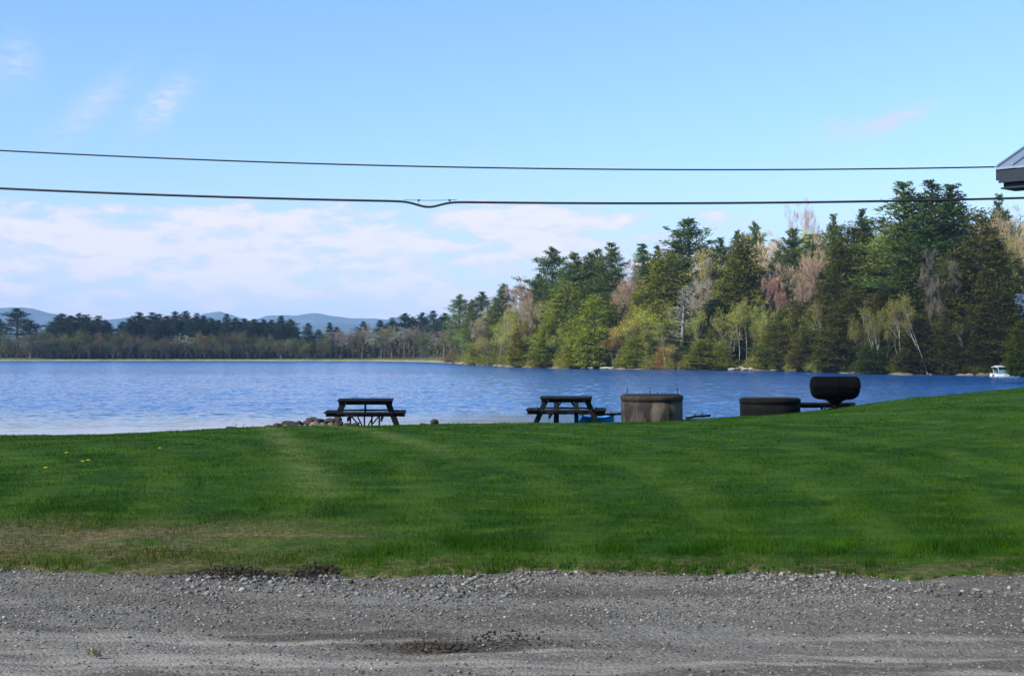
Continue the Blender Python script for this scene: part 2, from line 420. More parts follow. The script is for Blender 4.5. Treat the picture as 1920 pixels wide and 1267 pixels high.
# ------------------------------------------------------------------ ground sheets
def nz2(X, Y, sc, seed=0):
    """cheap smooth pseudo noise in 0..1"""
    r_ = np.random.RandomState(seed); o = np.zeros_like(X)
    for k in range(6):
        a = r_.rand()*6.28; f_ = sc*(.6+r_.rand()*1.3); o = o+np.sin((X*math.cos(a)+Y*math.sin(a))*f_+r_.rand()*6.28)
    return np.clip(.5+o/6, 0, 1)
def grid(name, P, mat, smooth=True):
    """P: (rows, cols, 3)"""
    r_, c_ = P.shape[:2]; i = np.arange(r_*c_).reshape(r_, c_)
    Fq = np.stack([i[:-1, :-1], i[:-1, 1:], i[1:, 1:], i[1:, :-1]], -1).reshape(-1, 4)
    return link(name, mesh_np(name, P.reshape(-1, 3), Fq, mat, smooth))

Xc = np.unique(np.concatenate([np.linspace(-6.5, 6.5, 521), np.linspace(-16, 16, 161), np.linspace(-60, 60, 61), [-250, -160, -100, 100, 160, 250]]))
ye = edge_y(Xc)
t_ = np.concatenate([[0, 0, .03, .08, .15, .3], np.linspace(.5, 24, 95), np.linspace(25, 60, 30)])
Yg = ye[None, :]+t_[:, None]*np.ones_like(Xc)[None, :]
Zg = lawn_z(Xc[None, :]*np.ones_like(Yg), Yg)
lip = np.clip(t_/.15, 0, 1)[:, None]
Zg = np.where(t_[:, None] < .5, GZ+.004+.022*lip+(Zg-GZ)*np.clip(t_/.5, 0, 1)[:, None], Zg+.026)
Zg[0] = GZ-.03
tag(grid('lawn', np.stack([np.broadcast_to(Xc, Yg.shape), Yg, Zg], -1), m_lawn), kind='structure')

Xr = np.unique(np.concatenate([np.linspace(-6, 6, 241), np.linspace(-60, 60, 61), [-250, 250]]))
Yr = np.unique(np.concatenate([np.linspace(6.5, 12.5, 121), [-80, -40, -20, -10, -4, 0, 3, 5, 14, 16]]))
XX, YY = np.meshgrid(Xr, Yr)
def gravel_z(X, Y):
    z = GZ + .010*np.sin(X*1.7+Y*2.3)+.008*np.sin(X*4.1-Y*5.3)+.005*np.sin(X*11+Y*9) - .02*np.exp(-((Y-8.2)/.35)**2)
    return np.where(Y > 10.8, np.minimum(z, GZ-.002), z) - np.where(Y > 12.2, .25, 0)
tag(grid('gravel_lot', np.stack([XX, YY, gravel_z(XX, YY)], -1), m_gravel), kind='structure')

# lake: real wavelets near the lawn, flat (bump only) further out
wu = np.concatenate([[-40, -6, -1.5, -.7], np.linspace(-.42, .42, 760), [.7, 1.5, 6, 40]])
wd_ = np.concatenate([[33], 38*np.exp(np.linspace(0, math.log(250/38.), 620)), [270, 330, 450, 700, 1200, 2500, 5000, 9000]])
WU, WY = np.meshgrid(wu, wd_); WX = WU*WY
rw = np.random.RandomState(17); WZ = np.zeros_like(WX)
for k in range(34):
    lam = math.exp(rw.uniform(math.log(.42), math.log(2.2))); th_ = rw.normal(R(75), .85); amp = .0074*lam**.8
    WZ += amp*(1-np.abs(np.sin((WX*math.cos(th_)+WY*math.sin(th_))*math.pi/lam+rw.rand()*6.28)))*(.6+.8*nz2(WX, WY, .12, 40+k))
WZ -= WZ.mean()
WZ *= (1-.95*np.clip((74-WY+8*(nz2(WX, WY, .10, 77)-.5)*2)/14, 0, 1)*np.clip((8-WX)/8, 0, 1))*np.clip((245-WY)/70, 0, 1)*np.clip((WY-36)/6, 0, 1)
WZ[:, :4] = 0; WZ[:, -4:] = 0
tag(grid('lake', np.stack([WX, WY, WZ], -1), m_water), kind='structure')

uu = np.unique(np.concatenate([np.linspace(-.42, .42, 241), np.linspace(-1.2, 1.2, 41)]))
dd = np.array([-14, -6, -3, -1.5, -.5, 0, .5, 1, 2, 3, 5, 8, 12, 18, 25, 35, 50, 63, 90, 150, 300, 800, 2000, 5200, 8400.])
U, Dd = np.meshgrid(uu, dd)
wob = 1.6*np.sin(U*130)+.9*np.sin(U*310+1)+.5*np.sin(U*720)
Yf = shore(U)+Dd+wob*(Dd < 100)
Zf = far_z(U, shore(U)+Dd)+np.where((Dd > .4) & (Dd < 20), .12*np.sin(U*900)+.08*np.sin(U*2100+Dd), 0)
tag(grid('far_shore', np.stack([U*Yf, Yf, Zf], -1), m_bank), kind='structure')

# distant hills
def ridge(name, pts, D, depth, seed):
    rg = np.random.RandomState(seed)
    px = np.linspace(-1500, 3400, 620); y = np.interp(px, *zip(*pts))
    for f_, a_ in ((.012, 1.2), (.03, .8), (.08, .5), (.19, .3)): y = y+a_*np.sin(px*f_+rg.rand()*6)
    top = np.maximum((HZ-y)/F*D+CZ, 5)
    rows = []
    for k, fr in ((-1.0, 0), (-.7, .2), (-.45, .5), (-.2, .85), (0, 1), (.25, .8), (.6, .35), (1, 0)):
        Y = D+k*depth; n_ = 1+.06*np.sin(px*.05+k*9)+.04*np.sin(px*.13+k*17)
        rows.append(np.stack([(px-960)/F*D, np.full_like(px, Y)+40*np.sin(px*.04+k*5), top*fr*(n_ if fr not in (0, 1) else 1)-(2 if fr == 0 else 0)], -1))
    tag(grid(name, np.stack(rows), m_hill), kind='structure')
ridge('hills', [(-1500, 600), (-200, 592), (-60, 581), (20, 577), (60, 579), (105, 590), (140, 604), (190, 602), (250, 594), (320, 603), (365, 592), (385, 585), (415, 584),
               (440, 592), (470, 601), (495, 592), (530, 590), (560, 591), (592, 588), (625, 594), (660, 599), (700, 597), (760, 602), (860, 606), (3400, 612)], 8200, 1400, 3)
ridge('hills', [(-1500, 640), (0, 612), (60, 610), (170, 618), (300, 612), (420, 606), (520, 612), (640, 606), (720, 611), (900, 615), (3400, 622)], 6000, 700, 8)

# ------------------------------------------------------------------ haze
m_haze, t, out = material('haze')
pv = t.new('ShaderNodeVolumePrincipled'); pv.inputs['Color'].default_value = (.38, .61, 1, 1)
pv.inputs['Density'].default_value = .00009; pv.inputs['Anisotropy'].default_value = -.25
t.link(pv.outputs[0], out.inputs['Volume'])
hb = MB(); hb.box((0, 4900, 148), (25000, 10400, 302))
tag(hb.build('haze', m_haze), kind='stuff')

# ------------------------------------------------------------------ lawn blades, stones, clods  (uncountable: one object each)
rs = np.random.RandomState(5)
def blades():
    Vs = []; Rn = []
    for (y0, y1, den, hgt, wd) in ((10.8, 12.2, 3400, .036, .007), (12.2, 14.5, 2600, .030, .008), (14.5, 19, 1100, .027, .012), (19, 25, 520, .025, .018), (25, 34, 260, .024, .026)):
        hw = .39*y1+.4; n = int((y1-y0)*2*hw*den)
        X = rs.uniform(-hw, hw, n); Y = rs.uniform(y0, y1, n)
        ed = edge_y(X); k = (Y > ed+.05-rs.rand(n)**2*.32*nz2(X, Y, 4.5, 31))
        bare = np.clip((13.6-Y)/1.2, 0, 1)*np.clip((.2-X)/2.2, 0, 1)*(nz2(X, Y, 2.4, 2) > .42)
        edge = np.clip((ed+.5-Y)/.5, 0, 1)*(nz2(X, Y, 3.3, 7) > .45)
        G_ = lambda a_, b_, c_, d_: np.exp(-(((X-a_)/c_)**2+((Y-b_)/d_)**2)**2)
        bare = np.maximum(bare, 1.15*np.maximum(G_(-3.55, 12.55, .85, .28), np.maximum(G_(-2.1, 12.42, 1.1, .12), G_(-4.6, 12.0, .6, .25))))
        k &= rs.rand(n) > np.maximum(bare*.74, edge*.45)
        X, Y = X[k], Y[k]; n = len(X); Z = np.where(Y < edge_y(X), GZ, lawn_z(X, Y)+np.where(Y-edge_y(X) < .5, .0, .018))
        h_ = hgt*rs.uniform(.55, 1.35, n)*(.75+.6*nz2(X, Y, 5, 4))
        h_ *= 1+np.clip(1-(Y-edge_y(X))/.6, 0, 1)*rs.rand(n)*1.0
        h_ *= 1+.8*(nz2(X, Y, 7, 55) > .74)*(Y < 12.0)
        a = rs.rand(n)*6.283; w_ = wd*rs.uniform(.6, 1.3, n); la = rs.rand(n)*6.283; ll = h_*rs.uniform(.1, .8, n)
        p0 = np.stack([X-np.cos(a)*w_/2, Y-np.sin(a)*w_/2, Z-.005], -1); p1 = np.stack([X+np.cos(a)*w_/2, Y+np.sin(a)*w_/2, Z-.005], -1)
        p2 = np.stack([X+np.cos(la)*ll, Y+np.sin(la)*ll, Z+h_], -1)
        Vs.append(np.stack([p0, p1, p2], 1).reshape(-1, 3)); Rn.append(np.repeat(rs.rand(n), 3))
    V = np.concatenate(Vs); me = mesh_np('grass', V, np.arange(len(V)).reshape(-1, 3), m_blade)
    at = me.attributes.new('rnd', 'FLOAT', 'POINT'); at.data.foreach_set('value', np.concatenate(Rn).astype(np.float32))
    tag(link('grass', me), 'short mown green grass covering the lawn', 'grass', kind='stuff')
blades()

ico = None
def ico_sphere(sub=1):
    import bmesh
    bm = bmesh.new(); bmesh.ops.create_icosphere(bm, subdivisions=sub, radius=1); bm.verts.ensure_lookup_table()
    V = np.array([v_.co[:] for v_ in bm.verts]); Fc = np.array([[q.index for q in f.verts] for f in bm.faces]); bm.free(); return V, Fc
def scatter(name, P, size, mat, sub=1, flat=.6, jit=.28, seed=1, sink=.25, smooth=False):
    r_ = np.random.RandomState(seed); V0, F0 = ico_sphere(sub); n = len(P); nv = len(V0)
    V = V0[None]*(1+r_.uniform(-jit, jit, (n, nv, 1)))
    V = V*np.stack([r_.uniform(.7, 1.3, n), r_.uniform(.7, 1.3, n), r_.uniform(.7, 1.2, n)*flat], -1)[:, None, :]
    a = r_.rand(n)*6.283; c_, s_ = np.cos(a)[:, None], np.sin(a)[:, None]
    x = V[:, :, 0]*c_-V[:, :, 1]*s_; y = V[:, :, 0]*s_+V[:, :, 1]*c_
    V = np.stack([x, y, V[:, :, 2]+(flat-sink*2*flat)], -1)*np.asarray(size)[:, None, None]+P[:, None, :]
    Fx = (F0[None]+(np.arange(n)*nv)[:, None, None]).reshape(-1, 3)
    me = mesh_np(name, V.reshape(-1, 3), Fx, mat, smooth)
    at = me.attributes.new('rnd', 'FLOAT', 'POINT'); at.data.foreach_set('value', np.repeat(r_.rand(n), nv).astype(np.float32))
    return link(name, me)
def pick(n, y0, y1, dens):
    X = rs.uniform(-4.6, 4.6, n); Y = rs.uniform(y0, y1, n); k = rs.rand(n) < dens(X, Y); return X[k], Y[k]
ed_ = lambda X, Y: np.clip((edge_y(X)+.04-Y)/.08, 0, 1)
def dsm(X, Y): return np.clip(.12+1.0*np.clip((Y-8.5)/.9, 0, 1)*(.35+.9*(nz2(X, Y, 2.2, 11)-.3)), 0, 1)*ed_(X, Y)
X1, Y1 = pick(44000, 7.2, 11.3, dsm)
s1 = .0045+.0085*rs.rand(len(X1))**2.6
GB = lambda X, Y, a, b, c_, d: np.exp(-((X-a)/c_)**2-((Y-b)/d)**2)
X2, Y2 = pick(16000, 8.8, 11.3, lambda X, Y: np.clip((nz2(X, Y, 1.6, 13)-.5)*1.6+.9*GB(X, Y, 1.75, 10.75, .45, .22)+.9*GB(X, Y, 3.3, 10.2, .7, .35)+.4*GB(X, Y, 2.5, 10.3, .5, .3)+.35*GB(X, Y, -2.2, 10.0, 1.2, .3), 0, 1)*ed_(X, Y)*np.clip((Y-8.9)/1.2, 0, 1))
s2 = .008+.021*rs.rand(len(X2))**3.2
XA, YA, SA = np.concatenate([X1, X2]), np.concatenate([Y1, Y2]), np.concatenate([s1, s2])
tag(scatter('loose_gravel', np.stack([XA, YA, gravel_z(XA, YA)], -1), SA, m_stone), 'loose grey crushed stones scattered on the gravel lot', 'gravel', kind='stuff')
cx = []; 
for (x0, y0, sx, sy, n, s0) in ((-2.15, 10.92, .22, .12, 900, .0095), (-1.50, 11.02, .15, .10, 600, .010), (-1.8, 10.92, .55, .13, 700, .0065), (-.45, 8.28, .12, .04, 80, .0125), (-.05, 8.44, .11, .05, 70, .010), (-.25, 8.33, .42, .08, 190, .0065),
                           (-2.4, 10.8, .5, .05, 160, .009), (.75, 10.95, .35, .05, 120, .009)):
    P = np.stack([rs.normal(x0, sx, n), rs.normal(y0, sy, n)], -1); r2 = ((P[:, 0]-x0)/sx)**2+((P[:, 1]-y0)/sy)**2
    z = GZ+np.exp(-r2/1.6)*(.085 if .009 < s0 < .0105 else .012)*rs.rand(n)
    cx.append(np.concatenate([P, z[:, None], (s0*rs.uniform(.35, 1.2, n))[:, None]], 1))
cx = np.concatenate(cx)
tag(scatter('dirt_clods', cx[:, :3], cx[:, 3], m_clod, flat=.7, jit=.4, seed=4), 'dark crumbled soil clods along the gravel edge', 'dirt', kind='stuff')

# ------------------------------------------------------------------ trees
def foliage_mat(name, transl=.3, nscale=.55, amp=.5):
    m, t, out = material(name)
    oi = t.new('ShaderNodeObjectInfo'); tc = t.new('ShaderNodeTexCoord')
    n = t.noise(tc.outputs['Object'], nscale, 4, .6)
    g = t.new('ShaderNodeNewGeometry')
    r = t.noise(g.outputs['Position'], 3.0, 2, .5)
    f = t.math('ADD', t.math('MULTIPLY', t.math('SUBTRACT', n, .5), amp*3), t.math('MULTIPLY', t.math('SUBTRACT', r, .5), .8))
    k = t.math('MAXIMUM', t.math('ADD', 1.0, f), .35)
    kk = t.comb(t.math('MULTIPLY', k, t.sstep(n, .35, .65, .9, 1.15)), k, t.math('MULTIPLY', k, .95))
    c = t.mix(1.0, oi.outputs['Color'], kk, 'MULTIPLY')
    d1 = t.new('ShaderNodeBsdfDiffuse'); t.link(c, d1.inputs[0])
    d2 = t.new('ShaderNodeBsdfTranslucent'); t.link(c, d2.inputs[0])
    mx = t.new('ShaderNodeMixShader'); mx.inputs[0].default_value = transl
    t.link(d1.outputs[0], mx.inputs[1]); t.link(d2.outputs[0], mx.inputs[2]); t.link(mx.outputs[0], out.inputs[0])
    return m
m_leaf = foliage_mat('foliage'); m_twig = foliage_mat('twigs', .05, .8, .25)
m_bark, t, out = material('bark')
oi = t.new('ShaderNodeObjectInfo'); tc = t.new('ShaderNodeTexCoord')
n = t.noise(t.mapping(tc.outputs['Object'], scale=(3, 3, .8)), 2, 4, .6)
c = t.mix(1.0, oi.outputs['Color'], t.comb(*[t.sstep(n, .3, .7, .45, 1.15)]*3), 'MULTIPLY')
principled(t, out, c, .9, n, .4, .05, spec=.2)

class TB:
    """tree builder: collects tubes and leaf triangles as arrays"""
    def __init__(s): s.V = []; s.F = []; s.n = 0
    def put(s, V, Fc): s.V.append(np.asarray(V, float)); s.F.append(np.asarray(Fc)+s.n); s.n += len(V)
    def tube(s, pts, rad, n=5):
        pts = np.asarray(pts, float); m = len(pts); vs = []
        for i in range(m):
            d = pts[min(i+1, m-1)]-pts[max(i-1, 0)]; d /= np.linalg.norm(d)+1e-9
            up = np.array([0, 0, 1.]) if abs(d[2]) < .9 else np.array([1., 0, 0])
            a = np.cross(d, up); a /= np.linalg.norm(a); b = np.cross(d, a)
            for k in range(n):
                t = 2*math.pi*k/n; vs.append(pts[i]+(a*math.cos(t)+b*math.sin(t))*rad[i])
        f = []
        for i in range(m-1):
            for k in range(n):
                q = (i*n+k, i*n+(k+1) % n, (i+1)*n+(k+1) % n, (i+1)*n+k); f += [(q[0], q[1], q[2]), (q[0], q[2], q[3])]
        s.put(vs, f)
    def tris(s, Cn, D, L, Wd, rg):
        """triangles with base centre Cn, pointing along D (unit), length L, width Wd"""
        n = len(Cn); r_ = rg.normal(size=(n, 3)); a = np.cross(D, r_); a /= np.linalg.norm(a, axis=1)[:, None]+1e-9
        L = np.asarray(L).reshape(-1, 1); Wd = np.asarray(Wd).reshape(-1, 1)
        p0 = Cn-a*Wd/2; p1 = Cn+a*Wd/2; p2 = Cn+D*L
        s.put(np.stack([p0, p1, p2], 1).reshape(-1, 3), np.arange(3*n).reshape(-1, 3))
    def mesh(s, name, mat):
        return mesh_np(name, np.concatenate(s.V), np.concatenate(s.F), mat)
def unit(a): return a/(np.linalg.norm(a, axis=-1, keepdims=True)+1e-9)

def pine(seed, H=20., base=.30, dense=1.0, dead=False, rmax=4.3, upturn=1.0, step=.8):
    rg = np.random.RandomState(seed); tr = TB(); cr = TB()
    bx, by = rg.uniform(-.4, .4, 2)
    ax = lambda z: np.array([bx*(z/H)**2, by*(z/H)**2, z])
    tr.tube([ax(z) for z in np.linspace(0, H*.985, 9)], [.30*(1-i/8.3)+.03 for i in range(9)], 6)
    z = H*base; Cc = []; side = rg.rand()*6.28
    while z < H*.985:
        rel = (z/H-base)/(1-base); prof = (.35+.65*min(1, rel/.25))*(1-rel)**.82
        nb = rg.randint(4, 7) if rel < .85 else 4
        wl = rg.uniform(.6, 1.15)
        for b in range(nb):
            if rel < .5 and rg.rand() < .12: continue
            a = side+b*6.283/nb+rg.uniform(-.4, .4)
            L = rmax*prof*wl*rg.uniform(.6, 1.25)+.26
            up = (.04+1.0*rel**1.3)*upturn+rg.uniform(-.08, .12)
            d = np.array([math.cos(a), math.sin(a), 0]); o = ax(min(z+rg.uniform(-.5, .5), H*.98))
            pts = [o+d*L*t_*math.cos(up)+np.array([0, 0, L*(t_*math.sin(up)+.16*t_*t_*upturn)]) for t_ in (0, .5, 1)]
            tr.tube(pts, [.075, .045, .015], 3)
            if dead:
                k = 7; tt = rg.uniform(.2, 1, k)
                P = pts[0]+(pts[2]-pts[0])*tt[:, None]; D = unit(d+rg.normal(size=(k, 3))*.7+np.array([0, 0, -.15]))
                cr.tris(P, D, rg.uniform(.4, 1.1, k), np.full(k, .045), rg); continue
            nc = max(2, int(L/.5*dense))
            for q in range(nc):
                t_ = .28+.75*(q+rg.rand())/nc; sp = rg.uniform(-.35, .35)*L*(.3+.5*t_)*.6
                P = pts[0]*(1-t_)+pts[2]*t_+np.array([-d[1], d[0], 0])*sp
                Cc.append((P, d))
        side += 1.1; z += step*rg.uniform(.75, 1.3)*(1-.35*rel)
    if not dead:
        for k in range(4): Cc.append((ax(H*.975)+rg.normal(size=3)*.1, np.array([0, 0, 1.])))
        P = np.array([c_[0] for c_ in Cc]); D = np.array([c_[1] for c_ in Cc]); m = 15
        n = len(P)*m; tp_ = np.repeat(np.clip((H-P[:, 2])/3, .4, 1), m)[:, None]; Pn = np.repeat(P, m, 0)+rg.normal(size=(n, 3))*np.array([.33, .33, .17])*tp_; Dn = unit(np.repeat(D, m, 0)*.8+rg.normal(size=(n, 3))*.55+np.array([0, 0, .35]))
        cr.tris(Pn, Dn, rg.uniform(.28, .58, n)*(.5+.5*tp_[:, 0]), rg.uniform(.09, .18, n), rg)
    return tr.mesh('trunk', m_bark), cr.mesh('crown', m_twig if dead else m_leaf)

def hemlock(seed, H=20., R_=4.0, N=1150, low=.04, power=.72, droop=.5):
    rg = np.random.RandomState(seed); tr = TB(); cr = TB()
    tr.tube([(0, 0, z) for z in np.linspace(0, H*.97, 7)], [.32*(1-i/6.4)+.02 for i in range(7)], 6)
    lob = [(rg.rand()*6.28, rg.randint(2, 6), rg.uniform(.5, 1.4), rg.uniform(.06, .16)) for _ in range(5)]
    rel = 1-np.sqrt(rg.rand(N))*.985; rel = np.clip(rel*1.0, 0, 1); a = rg.rand(N)*6.283
    z = H*(low+(1-low)*rel)
    env = R_*(1-rel)**power*(.62+.38*np.clip(rel/.22, 0, 1))
    for (ph, kk, fz_, am) in lob: env = env*(1+am*np.sin(kk*a+ph+z*fz_))
    env = env*(1+.13*np.sin(z*2.6+ph))
    r_ = env*np.sqrt(rg.uniform(.22, 1.12, N))
    D = np.stack([np.cos(a), np.sin(a), np.zeros(N)], -1)
    P = D*r_[:, None]; P[:, 2] = z-droop*r_*.25
    for i in range(0, N, 9):
        tr.tube([(0, 0, z[i]), P[i]], [.05, .015], 3)
    m = 15; n = N*m
    Pn = np.repeat(P, m, 0)+rg.normal(size=(n, 3))*np.array([.42, .42, .24]); Dn = unit(np.repeat(D, m, 0)*.9+rg.normal(size=(n, 3))*.5+np.array([0, 0, -.25*droop+.12]))
    cr.tris(Pn, Dn, rg.uniform(.28, .6, n), rg.uniform(.13, .26, n), rg)
    return tr.mesh('trunk', m_bark), cr.mesh('crown', m_leaf)

def skeleton(rg, tr, H, trunk_frac, depth, spread, rad, lean=(0, 0), nkids=(2, 4), multi=1):
    tips = []; segs = []
    def rec(p, d, L, r_, k):
        d = unit(d+rg.normal(size=3)*.10); mid = p+d*L*.5+rg.normal(size=3)*L*.05; e = p+d*L+rg.normal(size=3)*L*.04
        tr.tube([p, mid, e], [r_, r_*.85, r_*.66], 5 if k > depth-2 else 3)
        segs.append((p, e))
        if k == 0: tips.append((e, d)); return
        nk = rg.randint(nkids[0], nkids[1]+1)
        for i in range(nk):
            q = rg.normal(size=3); q -= d*np.dot(q, d); q = unit(q)
            nd = unit(d*1.0+q*spread*rg.uniform(.5, 1.35)+np.array([0, 0, .22]))
            rec(e if i < 2 else mid, nd, L*rg.uniform(.62, .86), r_*.6, k-1)
        if k >= depth-1 and rg.rand() < .6: tips.append((mid, d))
    for mlt in range(multi):
        ang = rg.rand()*6.28; ln = .0 if multi == 1 else .16
        d0 = unit(np.array([lean[0]+ln*math.cos(ang), lean[1]+ln*math.sin(ang), 1.]))
        b0 = np.array([math.cos(ang), math.sin(ang), 0])*(.25 if multi > 1 else 0)
        e = b0+d0*H*trunk_frac; tr.tube([b0, (b0+e)/2+rg.normal(size=3)*.15, e], [rad, rad*.85, rad*.7], 6)
        L0 = H*(1-trunk_frac)*.36
        for i in range(3):
            q = rg.normal(size=3); q[2] = 0; q = unit(q); rec(e-d0*H*trunk_frac*.12*i, unit(d0+q*spread*(.4+.5*i)), L0*(1-.08*i), rad*.6, depth)
    return tips, segs

def broadleaf(seed, H=16., trunk_frac=.35, depth=4, spread=.5, leaf=.26, m=12, rr=.65, rad=.16, lean=(0, 0), multi=1):
    rg = np.random.RandomState(seed); tr = TB(); cr = TB()
    tips, segs = skeleton(rg, tr, H, trunk_frac, depth, spread, rad, lean, (2, 3), multi)
    P = np.array([t_[0] for t_ in tips]); 
    if len(P) > 650: P = P[rg.permutation(len(P))[:650]]
    n = len(P)*m; Pn = np.repeat(P, m, 0)+rg.normal(size=(n, 3))*rr*np.array([1, 1, .75]); Dn = unit(rg.normal(size=(n, 3))+np.array([0, 0, .2]))
    cr.tris(Pn, Dn, rg.uniform(.7, 1.4, n)*leaf, rg.uniform(.7, 1.3, n)*leaf, rg)
    return norm(tr, cr, H, m_leaf)
def norm(tr, cr, H, mat):
    """scale so that the top is at H"""
    top = max(np.concatenate(cr.V)[:, 2].max(), 1); k = H/top
    for b in (tr, cr): b.V = [v_*k for v_ in b.V]
    return tr.mesh('trunk', m_bark), cr.mesh('crown', mat)
def bare(seed, H=17., trunk_frac=.28, depth=4, spread=.42, rad=.17, m=18, L=1.25, wd=.075, buds=0, multi=1, lean=(0, 0)):
    rg = np.random.RandomState(seed); tr = TB(); cr = TB()
    tips, segs = skeleton(rg, tr, H, trunk_frac, depth, spread, rad, lean, (2, 3), multi)
    if len(tips) > 700: tips = [tips[i] for i in rg.permutation(len(tips))[:700]]
    P = np.array([t_[0] for t_ in tips]); D = np.array([t_[1] for t_ in tips]); n = len(P)*m
    Pn = np.repeat(P, m, 0)+rg.normal(size=(n, 3))*.22; Dn = unit(np.repeat(D, m, 0)+rg.normal(size=(n, 3))*.42+np.array([0, 0, .25]))
    Ln = rg.uniform(.5, 1.2, n)*L
    cr.tris(Pn, Dn, Ln, np.full(n, wd), rg)
    if buds:
        q = rg.permutation(n)[:int(n*buds)]; Pb = Pn[q]+Dn[q]*Ln[q][:, None]*rg.rand(len(q), 1)
        cr.tris(Pb, unit(rg.normal(size=(len(q), 3))), np.full(len(q), .17), np.full(len(q), .17), rg)
    return norm(tr, cr, H, m_twig)
def shrub(seed, H=4., Rr=2.6, N=170, leaf=.17):
    rg = np.random.RandomState(seed); tr = TB(); cr = TB()
    a = rg.rand(N)*6.283; ph = np.arccos(rg.uniform(-.1, 1, N)); r_ = rg.uniform(.45, 1.05, N)
    k1, k2 = rg.rand(2)*6
    lo = 1+.2*np.sin(3*a+k1)+.15*np.sin(5*a+k2+ph*3)
    P = np.stack([np.cos(a)*np.sin(ph)*Rr*lo, np.sin(a)*np.sin(ph)*Rr*lo, .5+np.cos(ph)*(H-.5)*lo], -1)*r_[:, None]
    for i in range(0, N, 6): tr.tube([(rg.uniform(-.3, .3), rg.uniform(-.3, .3), 0), P[i]*.6, P[i]], [.06, .04, .015], 3)
    m = 20; n = N*m; Pn = np.repeat(P, m, 0)+rg.normal(size=(n, 3))*.27; Pn[:, 2] = np.abs(Pn[:, 2])
    cr.tris(Pn, unit(rg.normal(size=(n, 3))+np.array([0, 0, .3])), rg.uniform(.7, 1.4, n)*leaf, rg.uniform(.7, 1.2, n)*leaf, rg)
    return tr.mesh('stems', m_bark), cr.mesh('foliage', m_leaf)

PR = {
 'pine': [pine(11, dense=1.2), pine(12, base=.38, rmax=4.8, dense=1.2), pine(13, base=.25, dense=1.2), pine(14, base=.45, rmax=5.2, dense=1.35), pine(15, base=.3, step=.65, rmax=4.6, dense=1.3)],
 'spruce': [pine(21, base=.08, rmax=3.4, upturn=-.1, step=.55, dense=1.2), pine(22, base=.12, rmax=3.1, upturn=0, step=.55, dense=1.2)],
 'dead': [pine(31, base=.12, rmax=3.3, dead=True, upturn=.75, step=.75)],
 'hemlock': [hemlock(41), hemlock(42, R_=4.4), hemlock(43, R_=3.8, power=.6)],
 'cedar': [hemlock(51, R_=2.9, power=.6, low=.02), hemlock(52, R_=3.1, power=.5, low=.02)],
 'leafy': [broadleaf(61, depth=5, m=10, trunk_frac=.25), broadleaf(62, spread=.45, trunk_frac=.22, depth=5, m=10), broadleaf(63, spread=.58, depth=5, m=10, trunk_frac=.2)],
 'bushy': [broadleaf(64, trunk_frac=.10, spread=.45, multi=2, depth=3, m=22, rr=.85, leaf=.3), broadleaf(65, trunk_frac=.08, spread=.55, depth=4, m=16, rr=.8, leaf=.3)],
 'birch': [broadleaf(71, trunk_frac=.5, spread=.34, rad=.13, m=9, rr=.55), broadleaf(72, trunk_frac=.55, spread=.3, rad=.12, m=8, rr=.5)],
 'clump': [broadleaf(81, trunk_frac=.3, spread=.34, rad=.11, multi=3, depth=3, m=12), bare(82, multi=3, depth=3, rad=.11)],
 'bare': [bare(91, depth=5, L=.85, m=11, wd=.06), bare(92, spread=.5, depth=5, L=.85, m=11, wd=.06), bare(93, spread=.4, trunk_frac=.2, depth=5, L=.85, m=11, wd=.06)],
 'bud': [bare(96, buds=.9, spread=.5, depth=5, L=.9, m=12), bare(97, buds=.9, spread=.45, trunk_frac=.2, depth=5, L=.9, m=12)],
 'shrub': [shrub(101), shrub(102), shrub(103, H=3.2)],
}
HH = {'pine': 20, 'spruce': 20, 'dead': 20, 'hemlock': 20, 'cedar': 20, 'leafy': 16, 'bushy': 16, 'birch': 16, 'clump': 17, 'bare': 17, 'bud': 17, 'shrub': 4}
PR_W = {}
for k, L_ in PR.items():
    PR_W[k] = []
    for (tm, cm) in L_:
        co = np.empty(len(cm.vertices)*3, np.float32); cm.vertices.foreach_get('co', co); co = co.reshape(-1, 3)
        PR_W[k].append(float(np.percentile(np.abs(co[:, :2]), 96)*2)*1.02)
NAME = {'pine': 'pine_tree', 'spruce': 'spruce_tree', 'dead': 'dead_tree', 'hemlock': 'hemlock_tree', 'cedar': 'cedar_tree', 'leafy': 'broadleaf_tree', 'bushy': 'broadleaf_tree',
        'birch': 'birch_tree', 'clump': 'birch_clump', 'bare': 'bare_tree', 'bud': 'budding_tree', 'shrub': 'shrub'}
TREES = []
rt = random.Random(77)
